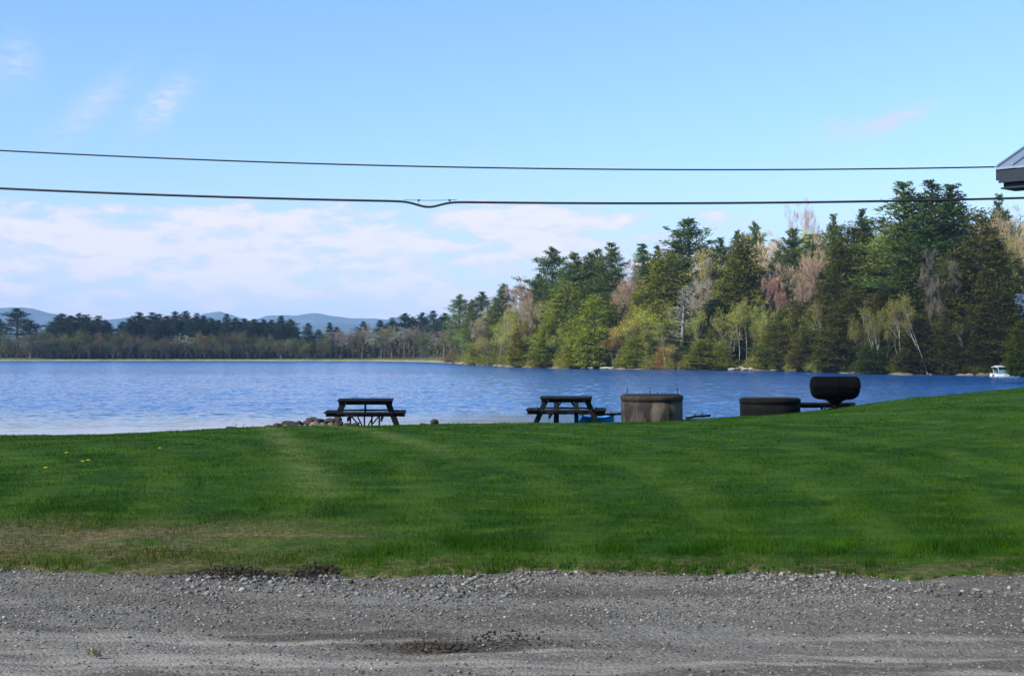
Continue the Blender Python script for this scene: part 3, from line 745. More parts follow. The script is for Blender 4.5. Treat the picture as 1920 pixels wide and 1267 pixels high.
def tree(kind, px, ytop, wpx, off, col, adj, place, label=None, bark=None, lean=0.0, var=None, group=None, D=None, zb=None):
    """a tree whose crown top appears at (px, ytop) and that stands off metres behind the opposite shore"""
    u = (px-960)/F; Y = float(shore(u))+off if D is None else D
    zb_ = (fz(px, off) if D is None else zb)
    z0 = zb_-.1; h = py2z(ytop, Y)-z0
    i = rt.randrange(len(PR[kind])) if var is None else var
    wpx = wpx*{'pine': 1.5 if px > 850 else rt.uniform(1.2, 1.9), 'spruce': 1.3, 'hemlock': 1.12, 'bare': 1.2, 'bud': 1.15, 'leafy': 1.1}.get(kind, 1.0)
    if px > 850 and kind in ('bare', 'bud', 'leafy'): ytop += 4
    tm, cm = PR[kind][i]
    sz = h/HH[kind]; sx = (wpx/F*Y)/PR_W[kind][i]
    e = empty(NAME[kind], (u*Y, Y, z0), rt.uniform(0, 6.28))
    if lean:
        e.rotation_mode = 'QUATERNION'
        e.rotation_quaternion = (Matrix.Rotation(lean, 3, 'Y') @ Matrix.Rotation(rt.uniform(0, 6.28), 3, 'Z')).to_quaternion()
        e.location.x -= math.sin(lean)*h
    e.scale = (sx, sx, sz)
    j = [rt.uniform(.86, 1.14) for _ in range(3)]; v = rt.uniform(.85, 1.18)
    v *= (1.42 if px < 1560 else 1.15) if px > 850 else 1.0; c_ = tuple(max(0, a*v*(.5+.5*b)) for a, b in zip(col, j))  # sunny stands brightened in colour, right-hand stand left darker as its shade
    if bark is None: bark = {'pine': (.12, .10, .09), 'spruce': (.12, .1, .09), 'dead': (.24, .23, .21), 'hemlock': (.10, .085, .07), 'cedar': (.13, .11, .09), 'leafy': (.30, .29, .24), 'bushy': (.26, .24, .2),
                             'birch': (.50, .48, .42), 'clump': (.58, .56, .5), 'bare': (.26, .23, .20), 'bud': (.22, .19, .17), 'shrub': (.16, .13, .1)}[kind]
    p = link('stems' if kind == 'shrub' else 'trunk', tm, e); p.color = (*bark, 1)
    q = link('foliage' if kind == 'shrub' else 'crown', cm, e); q.color = (*c_, 1)
    TREES.append(dict(o=e, kind=kind, px=px, adj=adj, place=place, label=label, group=group)); return e

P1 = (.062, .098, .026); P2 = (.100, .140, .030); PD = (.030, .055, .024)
HM = (.125, .140, .020); HD = (.060, .064, .013); CE = (.150, .168, .020); CD = (.062, .083, .015)  # HD: hemlock green darkened, the right-hand stand's cloud shade held in the colour
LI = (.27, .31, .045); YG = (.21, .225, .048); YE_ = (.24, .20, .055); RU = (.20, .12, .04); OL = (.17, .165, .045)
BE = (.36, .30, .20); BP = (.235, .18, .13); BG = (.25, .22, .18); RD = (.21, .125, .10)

# --- wooded point, read off the photograph from left to right
A = 'at the low tip of the wooded point'
B = 'in the first tall stand of the point'
M_ = 'in the middle stand of the point'
E_ = 'in the gap beyond the tall cedar'
Z_ = 'in the dark stand at the right'
for a in (
 ('pine', 861, 553, 34, 30, P2, 'slim pale green', A), ('pine', 884, 562, 26, 25, P2, 'short', A), ('pine', 901, 548, 40, 30, P1, 'bushy dark', A), ('leafy', 845, 600, 46, 6, YG, 'soft green', A),
 ('leafy', 908, 572, 34, 20, YG, 'lime topped', A), ('pine', 942, 532, 34, 40, P1, 'tall', A), ('pine', 928, 560, 26, 30, P2, 'small', A), ('bud', 895, 594, 52, 4, BP, 'pinkish brown', A),
 ('bud', 978, 528, 74, 26, BP, 'large rosy', A), ('leafy', 938, 584, 46, 6, YG, 'yellow green', A), ('cedar', 890, 642, 26, 1, CE, 'small rounded yellow green', A), ('leafy', 915, 620, 30, 3, OL, 'low olive', A),
 ('cedar', 975, 606, 44, 2, CE, 'rounded bright green', A), ('bare', 954, 600, 40, 8, BG, 'thin grey', A), ('bud', 1000, 560, 50, 15, BP, 'reddish', A), ('leafy', 960, 590, 44, 5, YG, 'yellowish', A),
 ('leafy', 866, 610, 36, 3, (.14, .2, .06), 'pale leafed', A),
 ('pine', 1035, 465, 58, 34, P1, 'tall lone topped', B), ('pine', 1078, 474, 60, 30, P2, 'broad sunlit', B), ('pine', 1106, 476, 52, 36, P1, 'dark', B), ('pine', 1147, 456, 62, 30, P1, 'tallest', B),
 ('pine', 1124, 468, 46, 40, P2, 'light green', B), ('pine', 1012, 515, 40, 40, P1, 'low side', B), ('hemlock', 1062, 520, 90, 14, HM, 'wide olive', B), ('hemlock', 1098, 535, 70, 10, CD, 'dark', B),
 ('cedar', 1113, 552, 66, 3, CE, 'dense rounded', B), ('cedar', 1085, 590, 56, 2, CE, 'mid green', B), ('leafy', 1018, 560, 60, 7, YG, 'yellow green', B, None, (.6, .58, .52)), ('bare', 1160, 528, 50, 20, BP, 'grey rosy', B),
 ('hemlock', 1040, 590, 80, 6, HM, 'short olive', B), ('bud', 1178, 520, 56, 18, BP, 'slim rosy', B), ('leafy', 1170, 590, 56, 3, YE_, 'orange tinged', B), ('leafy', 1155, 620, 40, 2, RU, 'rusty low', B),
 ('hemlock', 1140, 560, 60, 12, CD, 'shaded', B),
 ('spruce', 1207, 455, 46, 34, P1, 'sharp pointed', M_), ('spruce', 1235, 458, 34, 36, P1, 'slimmer pointed', M_), ('pine', 1296, 412, 92, 34, P1, 'spreading tall', M_), ('pine', 1270, 452, 50, 30, P1, 'side', M_),
 ('hemlock', 1250, 468, 104, 16, HM, 'very large olive', M_), ('leafy', 1328, 460, 80, 16, YE_, 'golden', M_), ('pine', 1355, 447, 40, 34, P1, 'small dark', M_), ('bare', 1322, 500, 70, 12, BG, 'pale limbed', M_),
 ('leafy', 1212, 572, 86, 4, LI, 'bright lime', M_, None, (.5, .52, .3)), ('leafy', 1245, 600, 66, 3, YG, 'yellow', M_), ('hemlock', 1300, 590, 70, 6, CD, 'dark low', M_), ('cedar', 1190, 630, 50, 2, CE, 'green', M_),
 ('dead', 1279, 535, 66, 3, (.36, .35, .33), 'silvery dead', M_), ('spruce', 1333, 560, 76, 8, (.03, .05, .02), 'dark drooping', M_), ('hemlock', 1348, 520, 66, 12, HM, 'olive brown', M_),
 ('cedar', 1320, 636, 62, 1, CE, 'low spreading', M_), ('cedar', 1350, 640, 40, 1, CE, 'small', M_), ('leafy', 1262, 640, 46, 1, YE_, 'low orange green', M_), ('leafy', 1360, 600, 44, 6, YG, 'soft', M_),
 ('cedar', 1392, 438, 88, 14, (.075, .088, .012), 'very tall oval', M_), ('hemlock', 1204, 520, 60, 16, OL, 'brownish', M_), ('bare', 1186, 480, 44, 26, BG, 'fine twigged', M_),
 ('pine', 1415, 418, 42, 40, P2, 'tufted', E_), ('pine', 1385, 432, 34, 44, P1, 'hidden', E_), ('bare', 1442, 428, 72, 32, BE, 'beige', E_), ('bare', 1465, 450, 60, 28, BE, 'straw coloured', E_), ('leafy', 1505, 428, 72, 42, LI, 'lime', E_),
 ('bare', 1508, 366, 52, 50, (.34, .27, .24), 'very tall thin pinkish', E_), ('pine', 1490, 430, 60, 30, P1, 'dark green', E_), ('pine', 1462, 470, 40, 24, P1, 'narrow', E_), ('bud', 1492, 474, 120, 14, BP, 'wide rosy', E_),
 ('bud', 1450, 512, 56, 10, RD, 'crimson budded', E_), ('bud', 1530, 480, 66, 18, BP, 'dusky pink', E_), ('hemlock', 1478, 570, 90, 6, CD, 'broad green', E_), ('hemlock', 1510, 560, 90, 8, HD, 'dark', E_),
 ('cedar', 1448, 600, 60, 2, CE, 'bright green shore', E_), ('leafy', 1432, 545, 50, 6, YG, 'yellow', E_), ('cedar', 1480, 622, 60, 2, CD, 'low dark', E_), ('hemlock', 1525, 610, 80, 4, HD, 'low shaded', E_), ('bare', 1545, 420, 50, 30, BE, 'tan', E_),
 ('birch', 1386, 560, 34, 5, YG, 'straight white stemmed', E_), ('birch', 1400, 552, 30, 7, YG, 'slender white stemmed', E_), ('birch', 1372, 590, 24, 9, OL, 'thin white stemmed', E_), ('birch', 1412, 580, 24, 9, YG, 'faint white stemmed', E_),
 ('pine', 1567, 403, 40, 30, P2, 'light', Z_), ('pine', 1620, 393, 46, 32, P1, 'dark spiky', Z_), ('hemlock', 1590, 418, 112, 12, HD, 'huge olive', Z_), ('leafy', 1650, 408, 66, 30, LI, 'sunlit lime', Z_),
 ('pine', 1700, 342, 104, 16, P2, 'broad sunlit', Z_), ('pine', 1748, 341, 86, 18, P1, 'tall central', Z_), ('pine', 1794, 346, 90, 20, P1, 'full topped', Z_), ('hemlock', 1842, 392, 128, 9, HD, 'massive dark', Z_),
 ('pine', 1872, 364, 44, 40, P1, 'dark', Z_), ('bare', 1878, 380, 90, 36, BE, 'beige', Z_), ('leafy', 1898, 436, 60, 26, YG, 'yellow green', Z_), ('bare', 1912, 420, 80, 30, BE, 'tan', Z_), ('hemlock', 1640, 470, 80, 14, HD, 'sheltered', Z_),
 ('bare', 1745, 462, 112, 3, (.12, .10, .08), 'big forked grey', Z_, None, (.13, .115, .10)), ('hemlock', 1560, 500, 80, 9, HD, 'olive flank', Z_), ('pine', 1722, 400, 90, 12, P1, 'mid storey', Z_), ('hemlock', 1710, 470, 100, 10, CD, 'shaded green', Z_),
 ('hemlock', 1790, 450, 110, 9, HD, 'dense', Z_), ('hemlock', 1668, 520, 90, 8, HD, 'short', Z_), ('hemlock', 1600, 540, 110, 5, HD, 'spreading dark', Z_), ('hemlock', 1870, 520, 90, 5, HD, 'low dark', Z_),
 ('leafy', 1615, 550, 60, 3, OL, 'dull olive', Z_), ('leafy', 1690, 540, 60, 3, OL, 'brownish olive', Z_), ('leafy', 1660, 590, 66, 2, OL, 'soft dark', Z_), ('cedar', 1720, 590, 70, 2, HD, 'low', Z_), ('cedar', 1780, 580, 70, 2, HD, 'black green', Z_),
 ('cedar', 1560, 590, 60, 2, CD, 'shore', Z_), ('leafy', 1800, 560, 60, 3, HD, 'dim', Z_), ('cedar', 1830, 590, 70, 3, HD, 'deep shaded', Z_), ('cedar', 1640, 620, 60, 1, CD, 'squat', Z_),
): tree(*a[:8], label=a[8] if len(a) > 8 else None, bark=a[9] if len(a) > 9 else None)
# leaning white birches in front of the dark stand
for i, (x0, y0, x1, y1, off, lab) in enumerate((
  (1527, 560, 1556, 697, 0.6, 'leaning white birch left of the huge dark hemlock, reaching the water'),
  (1616, 566, 1645, 699, 0.4, 'thin pale birch leaning left, first of the three under the tall pines'),
  (1634, 580, 1652, 697, 0.7, 'shorter pale birch close to the right of another leaning birch'),
  (1690, 548, 1741, 700, 0.4, 'longest bright birch trunk leaning left over the dark bank'),
  (1676, 556, 1690, 660, 2.5, 'upright thin birch just left of the longest leaning trunk'),
  (1432, 560, 1446, 680, 1.2, 'greenish birch leaning at the edge of the bright cedar'),
  (1234, 600, 1250, 688, 0.8, 'yellow green leaning birch below the lime tree'),
  (1800, 600, 1806, 690, 1.2, 'short grey birch in the darkest part of the stand'))):
    Y = float(shore((x1-960)/F))+off
    tree('birch', x0, y0, 34, off, OL if x0 > 1500 else YG, '', '', label=lab, lean=-math.atan((x1-x0)/(y1-y0)), bark=(.50, .48, .42), D=Y, zb=max(.2, .16*off), group='leaning birches on the bank')
tree('cedar', 1917, 596, 56, 0, CD, '', '', label='dark green cedar at the right frame edge beside the lake', D=150, zb=.6)

# rounded leafing trees along the front of the sunny stands
fr_ = [(855, 612), (930, 592), (1000, 578), (1100, 590), (1200, 575), (1300, 578), (1420, 560), (1540, 575)]
x = 872
while x < 1540:
    k = rt.choice([('bushy', YG, 'front yellowish'), ('bushy', OL, 'front olive'), ('bushy', YE_, 'front golden'), ('leafy', YG, 'front yellowish'), ('hemlock', HM, 'front olive'), ('bushy', (.16, .21, .05), 'front fresh')])
    if not (1125 < x < 1150 or 1370 < x < 1415 or 1262 < x < 1296):
        tree(k[0], x, float(np.interp(x, *zip(*fr_)))+rt.uniform(-14, 34), rt.uniform(36, 58), rt.uniform(3, 9), k[1], k[2], A if x < 990 else B if x < 1180 else M_ if x < 1415 else E_)
    x += rt.uniform(15, 24)
# back rows that close the canopy between the tall ones
bp = [(850, 585), (900, 572), (960, 552), (1020, 515), (1080, 500), (1150, 492), (1200, 492), (1260, 470), (1330, 468), (1400, 455), (1470, 446), (1540, 432), (1600, 420), (1660, 420), (1720, 400), (1800, 395), (1860, 392), (1925, 400)]
x = 862
while x < 1925:
    yb_ = np.interp(x, *zip(*bp)); k = rt.choice([('bare', BE, 'tan topped'), ('hemlock', HM, 'rear olive'), ('pine', P1, 'rear'), ('leafy', YG, 'rear yellowish'), ('hemlock', CD, 'rear dark'), ('bare', BG, 'rear grey'), ('pine', P2, 'rear light')])
    if x > 1660 and k[0] != 'pine': k = ('hemlock', CD, 'rear dark')
    tree(k[0], x, float(yb_)+rt.uniform(-8, 26), rt.uniform(44, 66), rt.uniform(38, 56), k[1], k[2], A if x < 990 else B if x < 1180 else M_ if x < 1415 else E_ if x < 1555 else Z_)
    x += rt.uniform(17, 26)
# --- flat far shore on the left
G1, G2, G3, G4, G5 = 'at the left end of the far shore', 'in the first dense far clump', 'in the broad far clump under the hills', 'in the middle of the far shore', 'where the far shore meets the point'
def seg(px): return G1 if px < 92 else G2 if px < 212 else G3 if px < 405 else G4 if px < 600 else G5
for (px, yt, wd, k) in ((0, 596, 30, 'spruce'), (33, 579, 42, 'pine'), (58, 601, 26, 'pine'), (112, 588, 34, 'pine'), (131, 592, 30, 'pine'), (149, 588, 32, 'pine'), (167, 590, 30, 'pine'), (183, 592, 28, 'pine'),
   (201, 605, 26, 'pine'), (228, 603, 26, 'pine'), (246, 598, 26, 'pine'), (263, 586, 28, 'pine'), (283, 586, 28, 'pine'), (300, 589, 28, 'pine'), (316, 592, 26, 'pine'), (331, 584, 28, 'pine'), (352, 583, 30, 'pine'),
   (368, 587, 26, 'pine'), (384, 592, 24, 'pine'), (398, 598, 24, 'pine'), (425, 588, 20, 'spruce'), (412, 600, 24, 'pine'), (443, 597, 24, 'pine'), (460, 597, 24, 'pine'), (478, 598, 24, 'pine'), (495, 599, 26, 'pine'),
   (512, 600, 24, 'pine'), (528, 591, 22, 'spruce'), (545, 599, 24, 'pine'), (577, 605, 20, 'spruce'), (600, 618, 26, 'pine'), (620, 604, 18, 'spruce'), (634, 613, 20, 'pine'), (716, 600, 22, 'pine'), (735, 596, 24, 'pine'),
   (759, 588, 26, 'pine'), (777, 594, 24, 'pine'), (791, 586, 26, 'pine'), (814, 583, 22, 'pine'), (833, 588, 26, 'pine'), (680, 603, 20, 'pine')):
    tree(k, px, yt, wd*1.15, rt.uniform(22, 40), PD, 'dark', seg(px), group='evergreens on the far shore')
x = 96
while x < 560:
    if not (206 < x < 232):
        tree('hemlock', x, rt.uniform(597, 604) if x < 206 else rt.uniform(594, 601) if x < 400 else rt.uniform(601, 607), rt.uniform(24, 36), rt.uniform(18, 30), PD, 'dark', seg(x), group='evergreens on the far shore')
    x += rt.uniform(11, 17)
x = -8
kinds = [('bushy', (.18, .20, .06), 'yellow green'), ('bare', BG, 'grey'), ('bushy', (.10, .125, .045), 'olive'), ('bare', BE, 'tan'), ('bushy', (.19, .19, .09), 'pale green'), ('bushy', (.13, .115, .065), 'brownish')]
while x < 842:
    if x < 620: k = kinds[rt.choice([0, 0, 2, 2, 4, 5])]; yt = rt.uniform(612, 638)
    else: k = kinds[rt.choice([1, 1, 3, 3, 3, 5, 0])]; yt = rt.uniform(606, 622)
    if 250 < x < 360: yt = rt.uniform(622, 640); k = kinds[rt.choice([1, 2, 5, 5])]
    tree(k[0], x, yt, rt.uniform(24, 44), rt.uniform(4, 14), tuple(c_*rt.uniform(.7, 1.0) for c_ in k[1]), k[2], seg(x), group='hardwoods on the far shore', bark=(.12, .11, .08))
    x += rt.uniform(7.5, 12)

# --- shrubs along the bank of the point
x = 850; sh = []
while x < 1905:
    dark = x > 1560  # right-hand bank: shade put into darker shrub greens
    col = rt.choice([(HD, 'dark olive'), (CD, 'deep green'), (OL, 'brownish olive')]) if dark else rt.choice([((.20, .21, .035), 'yellow green'), ((.15, .155, .035), 'dull yellow green'), (CE, 'green'), (OL, 'olive'), (RU, 'rusty'), (HM, 'dull green'), (HM, 'dull green')])
    if not (1092 < x < 1148 or 1372 < x < 1412 or 1855 < x < 1900):
        hpx = rt.uniform(18, 42)*(240/float(shore((x-960)/F)))
        tree('shrub', x, float((CZ/shore((x-960)/F))*F+HZ)-hpx, rt.uniform(26, 48), rt.uniform(.8, 3), col[0], col[1], A if x < 990 else B if x < 1180 else M_ if x < 1415 else E_ if x < 1555 else Z_, group='shrubs along the lake bank')
    x += rt.uniform(12, 22)
tree('shrub', 1241, 655, 30, .8, RU, '', '', label='orange shrub at the foot of the yellow green leaning birch', group='shrubs along the lake bank')

# unique labels
ORD = ['first', 'second', 'third', 'fourth', 'fifth', 'sixth', 'seventh', 'eighth', 'ninth', 'tenth', 'eleventh', 'twelfth', 'thirteenth', 'fourteenth', 'fifteenth', 'sixteenth', 'seventeenth', 'eighteenth']
KW = {'pine': 'pine', 'spruce': 'spruce', 'dead': 'dead conifer', 'hemlock': 'hemlock', 'cedar': 'cedar', 'leafy': 'leafing tree', 'bushy': 'bushy tree', 'birch': 'birch', 'clump': 'birch clump', 'bare': 'bare tree', 'bud': 'budding tree', 'shrub': 'shrub'}
gr_ = {}
for T in TREES:
    if T['label'] is None: gr_.setdefault((T['kind'], T['adj'], T['place']), []).append(T)
for (k, adj, pl), L_ in gr_.items():
    L_.sort(key=lambda T: T['px'])
    for i, T in enumerate(L_):
        T['label'] = f"{adj} {KW[k]} {pl}" if len(L_) == 1 else f"{ORD[i]} {adj} {KW[k]} from the left {pl}"
for T in TREES:
    cat = 'shrub' if T['kind'] == 'shrub' else 'tree'
    tag(T['o'], T['label'], cat, T['group'] or ('trees on the wooded point' if cat == 'tree' else 'shrubs along the lake bank'))

# deep wood behind the individual trees: reads as one mass
def woodland():
    rg = np.random.RandomState(9); b = TB()
    hp = [(-100, 640), (92, 632), (110, 618), (200, 622), (260, 612), (400, 612), (560, 618), (600, 632), (720, 622), (840, 612), (870, 600), (940, 580), (1010, 545), (1150, 530), (1300, 510), (1400, 490), (1560, 470), (1650, 460), (1720, 440), (1860, 440), (2000, 450), (2300, 470)]
    n = 120000; px = rg.uniform(-80, 2250, n); u = (px-960)/F; off = rg.uniform(20, 60, n)
    off = np.where(px < 850, off+10, off); Y = shore(u)+off; zb = far_z(u, Y); top = CZ+(HZ-np.interp(px, *zip(*hp)))/F*Y
    top = top*(.86+.14*np.sin(px*.11)*np.sin(px*.043+1))-2
    z = zb+np.maximum(top-zb, 2)*rg.rand(n)**.8
    P = np.stack([u*Y, Y, z], -1)
    b.tris(P, unit(rg.normal(size=(n, 3))), rg.uniform(.6, 1.5, n), rg.uniform(.4, 1.0, n), rg)
    o = link('woodland', b.mesh('woodland', m_leaf)); o.color = (.095, .105, .034, 1)
    tag(o, 'dense dark woodland behind the shoreline trees', 'woodland', kind='stuff')
woodland()

# ------------------------------------------------------------------ park furniture on the crest of the lawn
m_wood = simple('weathered_shaded_wood', (.004, .005, .008), (.017, .018, .021), 3.5, .9, (1.5, 14, 14), .5, .006, spec=.12)  # old grey wood, near black because backlit shade is put into its colour
m_conc, t, out = material('weathered_concrete')
tc = t.new('ShaderNodeTexCoord'); v = tc.outputs['Object']
n0 = t.noise(t.mapping(v, scale=(1, 1, .35)), 2.6, 6, .65); n1 = t.noise(v, 9, 8, .75); n2 = t.noise(t.mapping(v, scale=(6, 6, .7)), 1.6, 3, .5)
c = t.mix(t.sstep(n0, .40, .60), (.020, .018, .017), (.115, .100, .080))
c = t.mix(t.sstep(n2, .55, .72, 0, .7), c, (.022, .019, .018)); c = t.mix(t.sstep(n1, .58, .75, 0, .6), c, (.018, .015, .014))
c = t.mix(t.sstep(t.xyz(v)[2], .30, .56, 0, .75), c, (.028, .024, .022))  # upper wall darker, foot lighter: sunlight on the lower part put into colour
principled(t, out, c, .9, n1, .6, .015, spec=.2)
m_concd = simple('shaded_concrete', (.0035, .0035, .004), (.011, .0105, .0105), 4, .95, bstr=.6, spec=.1)  # same concrete as the tall ring, its shade put into a darker colour
m_iron = simple('black_iron', (.0016, .0018, .0025), (.003, .003, .0035), 6, .85, bstr=.2, spec=.05)
m_rod = simple('rusty_rod', (.008, .007, .007), (.02, .016, .014), 12, .8)
m_rock = simple('field_stone', (.06, .05, .04), (.20, .17, .12), 5, .9, bstr=.6, bdist=.02)
m_rockd = simple('dark_field_stone', (.015, .013, .012), (.055, .046, .040), 5, .9, bstr=.6, bdist=.02)
m_blue = simple('blue_plastic', (.01, .16, .50), (.015, .20, .60), 3, .35, bstr=.05)
m_lblue = simple('light_blue_plastic', (.16, .55, .85), (.22, .62, .90), 3, .4, bstr=.05)

def picnic_table(px, Y, rz, w_top, span, label, brace):
    """square park table with a bench on every side, on splayed legs"""
    X = px2x(px, Y); z0 = gz(X, Y)+.02
    e = empty('picnic_table', (X, Y, z0), rz, label=label, cat='picnic table', group='wooden picnic tables on the lakeside lawn')
    H = .75; hw = w_top/2; hs = span/2; rj = random.Random(px)
    tt = MB(); nb = 8
    for i in range(nb):
        y = -hw+(i+.5)*w_top/nb; tt.box((rj.uniform(-.006, .006), y, H-.019+rj.uniform(-.002, .002)), (w_top, w_top/nb-.012, .038), None, .004)
    for s_ in (-1, 1): tt.box((s_*hw*.7, 0, H-.038-.047), (.04, w_top*.96, .09), None, .004)
    tt.build('tabletop', m_wood, e)
    # apron and four side beams at seat height
    fr = MB()
    for s_ in (-1, 1):
        fr.box((0, s_*.36, H-.085), (w_top*.97, .038, .092), None, .004)
        fr.box((0, s_*.36, .375), (span*.97, .038, .09), None, .004)
        fr.box((s_*.40, 0, .284), (.038, span*.97, .09), None, .004)
    fr.build('frame', m_wood, e)
    for sx in (-1, 1):
        for sy in (-.398, .398):
            lg = MB(); lg.bar((sx*(hw-.14), sy, H-.05), (sx*(hs-.19), sy, 0.0), .038, .12, (1, 0, 0)); lg.build('leg', m_wood, e)
            if brace: continue
            lg = MB(); lg.bar((sy*.62, sx*(hw-.14), H-.05), (sy*.62, sx*(hs-.19), 0.0), .10, .038, (0, 1, 0)); lg.build('leg', m_wood, e)
    for sx in (-1, 1):
        b = MB()
        for k in (0, 1): b.box((sx*(hs-.075-k*.150), 0, .42+.019), (.14, w_top*1.0, .038), None, .004)
        b.build('seat', m_wood, e)
        b = MB()
        for k in (0, 1): b.box((0, sx*(hs-.075-k*.150), .42+.019), (w_top*1.0, .14, .038), None, .004)
        b.build('seat', m_wood, e)
    def brace_bar(*a_, box=False):
        br = MB(); (br.box if box else br.bar)(*a_); br.build('brace', m_wood, e)
    if brace:
        for a in (-.36, -.02, .16, .34): brace_bar((a, -.40, .19), (.04, .036, .29), None, .003, box=True)
        for s_ in (-1, 1):
            for q in (0, .14): brace_bar((s_*(.32-q), -.44, .33), (s_*(.08-q*.2), -.44, .04+q*.2), .034, .05, (0, 1, 0))
        brace_bar((.0, -.36, .56), (.05, .036, .30), None, .003, box=True)
    else:
        for s_ in (-1, 1):
            for q in (-1, 1): brace_bar((s_*.36, q*.34, .30), (s_*.10, q*.34, .66), .034, .05, (0, 1, 0))
    return e
picnic_table(686, 35, R(4), 1.34, 1.98, 'grey wooden picnic table with braced legs beside the rock pile', True)
picnic_table(1062, 35, R(-3), 1.26, 1.96, 'dark wooden picnic table between the shore and the round concrete ring, blue boat behind', False)

def conc_ring(px, Y, dia, h, label, mat, rods):
    X = px2x(px, Y); z0 = gz(X, Y)+.01; r_ = dia/2
    e = empty('fire_ring', (X, Y, z0), 0, label=label, cat='fire ring', group='round concrete fire rings on the lawn')
    b = MB(); b.lathe([(r_, -.05), (r_, .06), (r_+.004, .2), (r_, h-.135), (r_-.012, h-.13), (r_-.012, h-.115), (r_+.014, h-.108), (r_+.014, h-.012), (r_, h), (r_-.10, h), (r_-.115, h-.02), (r_-.115, .03), (0.001, .03)], 56)
    b.build('wall', mat, e)
    b = MB(); nb = 15
    for i in range(nb):
        x = -r_*.9+1.8*r_*i/(nb-1); L = math.sqrt(max(r_*r_*.93-x*x, .01)); b.tube([(x, -L, h+.022), (x, L, h+.022)], .007, 6)
    for y in (-r_*.5, 0, r_*.5): L = math.sqrt(r_*r_*.93-y*y); b.tube([(-L, y, h+.010), (L, y, h+.010)], .009, 6)
    b.build('grate', m_rod, e)
    for (x, y, hh_) in rods:
        b = MB(); b.tube([(x, y, h-.25), (x+.01, y, h+hh_)], .011, 6); b.build('rod', m_rod, e)
    return e
conc_ring(1222, 30, 1.29, .585, 'tall stained concrete ring with thin rods standing above its grate', m_conc, ((-.54, -.16, .16), (-.02, .2, .11), (.10, -.1, .07), (.51, -.2, .17)))
conc_ring(1443.5, 35, 1.46, .46, 'low dark concrete ring left of the barrel grill', m_concd, ())

def barrel_grill():
    Y = 33.; X = px2x(1565.5, Y); z0 = gz(X, Y)+.02; zc = py2z(727.5, Y)-z0
    e = empty('barrel_grill', (X, Y, z0), 0, label='black barrel grill on a central post at the lawn crest', cat='barbecue grill')
    r_, L = .268, 1.12
    def shell(a0, a1, rr, name):
        b = MB(); n = 40; half = [(0, .62), (.010, .80), (.025, .90), (.045, .96), (.07, 1.0), (.14, 1.0), (.20, 1.0), (.28, 1.0), (.40, 1.0)] if name == 'lid' else [(0, .30), (.010, .50), (.03, .66), (.06, .78), (.10, .88), (.15, .95), (.21, .99), (.28, 1.0), (.40, 1.0)]; prof = [(-L/2+d_, rr*q_) for d_, q_ in half]+[(-.005, rr), (0, rr+.004), (.005, rr)]+[(L/2-d_, rr*q_) for d_, q_ in half[::-1]]
        vs = []; m = len(prof)
        for k in range(n+1):
            a = a0+(a1-a0)*k/n
            for (x, q) in prof: vs.append((x, q*math.cos(a), zc+q*math.sin(a)))
        fs = [(k*m+i, k*m+i+1, (k+1)*m+i+1, (k+1)*m+i) for k in range(n) for i in range(m-1)]
        ci = len(vs); vs += [(-L/2-.004, 0, zc), (L/2+.004, 0, zc)]
        for k in range(n): fs += [(ci, k*m, (k+1)*m), (ci+1, (k+1)*m+m-1, k*m+m-1)]
        b.add(vs, fs, True); return b.build(name, m_iron, e)
    shell(math.pi, 2*math.pi, r_, 'firebox'); lid = shell(.03, math.pi-.03, r_+.004, 'lid')
    b = MB(); b.tube([(-.18, -r_-.02, zc+.06), (-.18, -r_-.06, zc+.07), (.18, -r_-.06, zc+.07), (.18, -r_-.02, zc+.06)], .011, 8); b.build('handle', m_iron, lid)
    b = MB(); n = 28; prof = [(.34, zc-r_*.80), (.19, zc-r_-.03), (.105, zc-r_-.085), (.092, zc-r_-.13)]
    vs = [(p*math.cos(6.283*k/n), p*.8*math.sin(6.283*k/n), z) for k in range(n) for p, z in prof]
    b.add(vs, [(k*4+i, ((k+1) % n)*4+i, ((k+1) % n)*4+i+1, k*4+i+1) for k in range(n) for i in range(3)], True); b.build('collar', m_iron, e)
    b = MB(); b.tube([(0, 0, -.05), (0, 0, zc-r_-.10)], .088, 20); b.tube([(0, 0, 0), (0, 0, .03)], .16, 20); b.build('post', m_iron, e)
barrel_grill()

def bench():
    Y = 35.5; X = px2x(1543, Y); z0 = gz(X, Y)+.01; h = py2z(754.5, Y)-z0
    e = empty('bench', (X, Y, z0), R(2), label='low plank bench behind the barrel grill post', cat='bench')
    L = 115/F*Y
    b = MB()
    for k in (-1, 0, 1): b.box((0, k*.13, h-.02), (L, .115, .045), None, .005)
    b.build('seat', m_wood, e)
    for x, th in ((-L*.44, .06), (0.0, .05), (L*.44, .05)):
        for y in (-.13, .13):
            g_ = MB(); g_.bar((x, y, h-.045), (x+(.06 if x > 0 else 0), y*1.3, -.12), .05, th, (1, 0, 0)); g_.build('leg', m_wood, e)
    g_ = MB(); g_.box((0, 0, h-.09), (L*.96, .04, .08), None, .004); g_.box((L*.46, 0, h-.10), (.10, .40, .11), None, .005); g_.build('rail', m_wood, e)
bench()

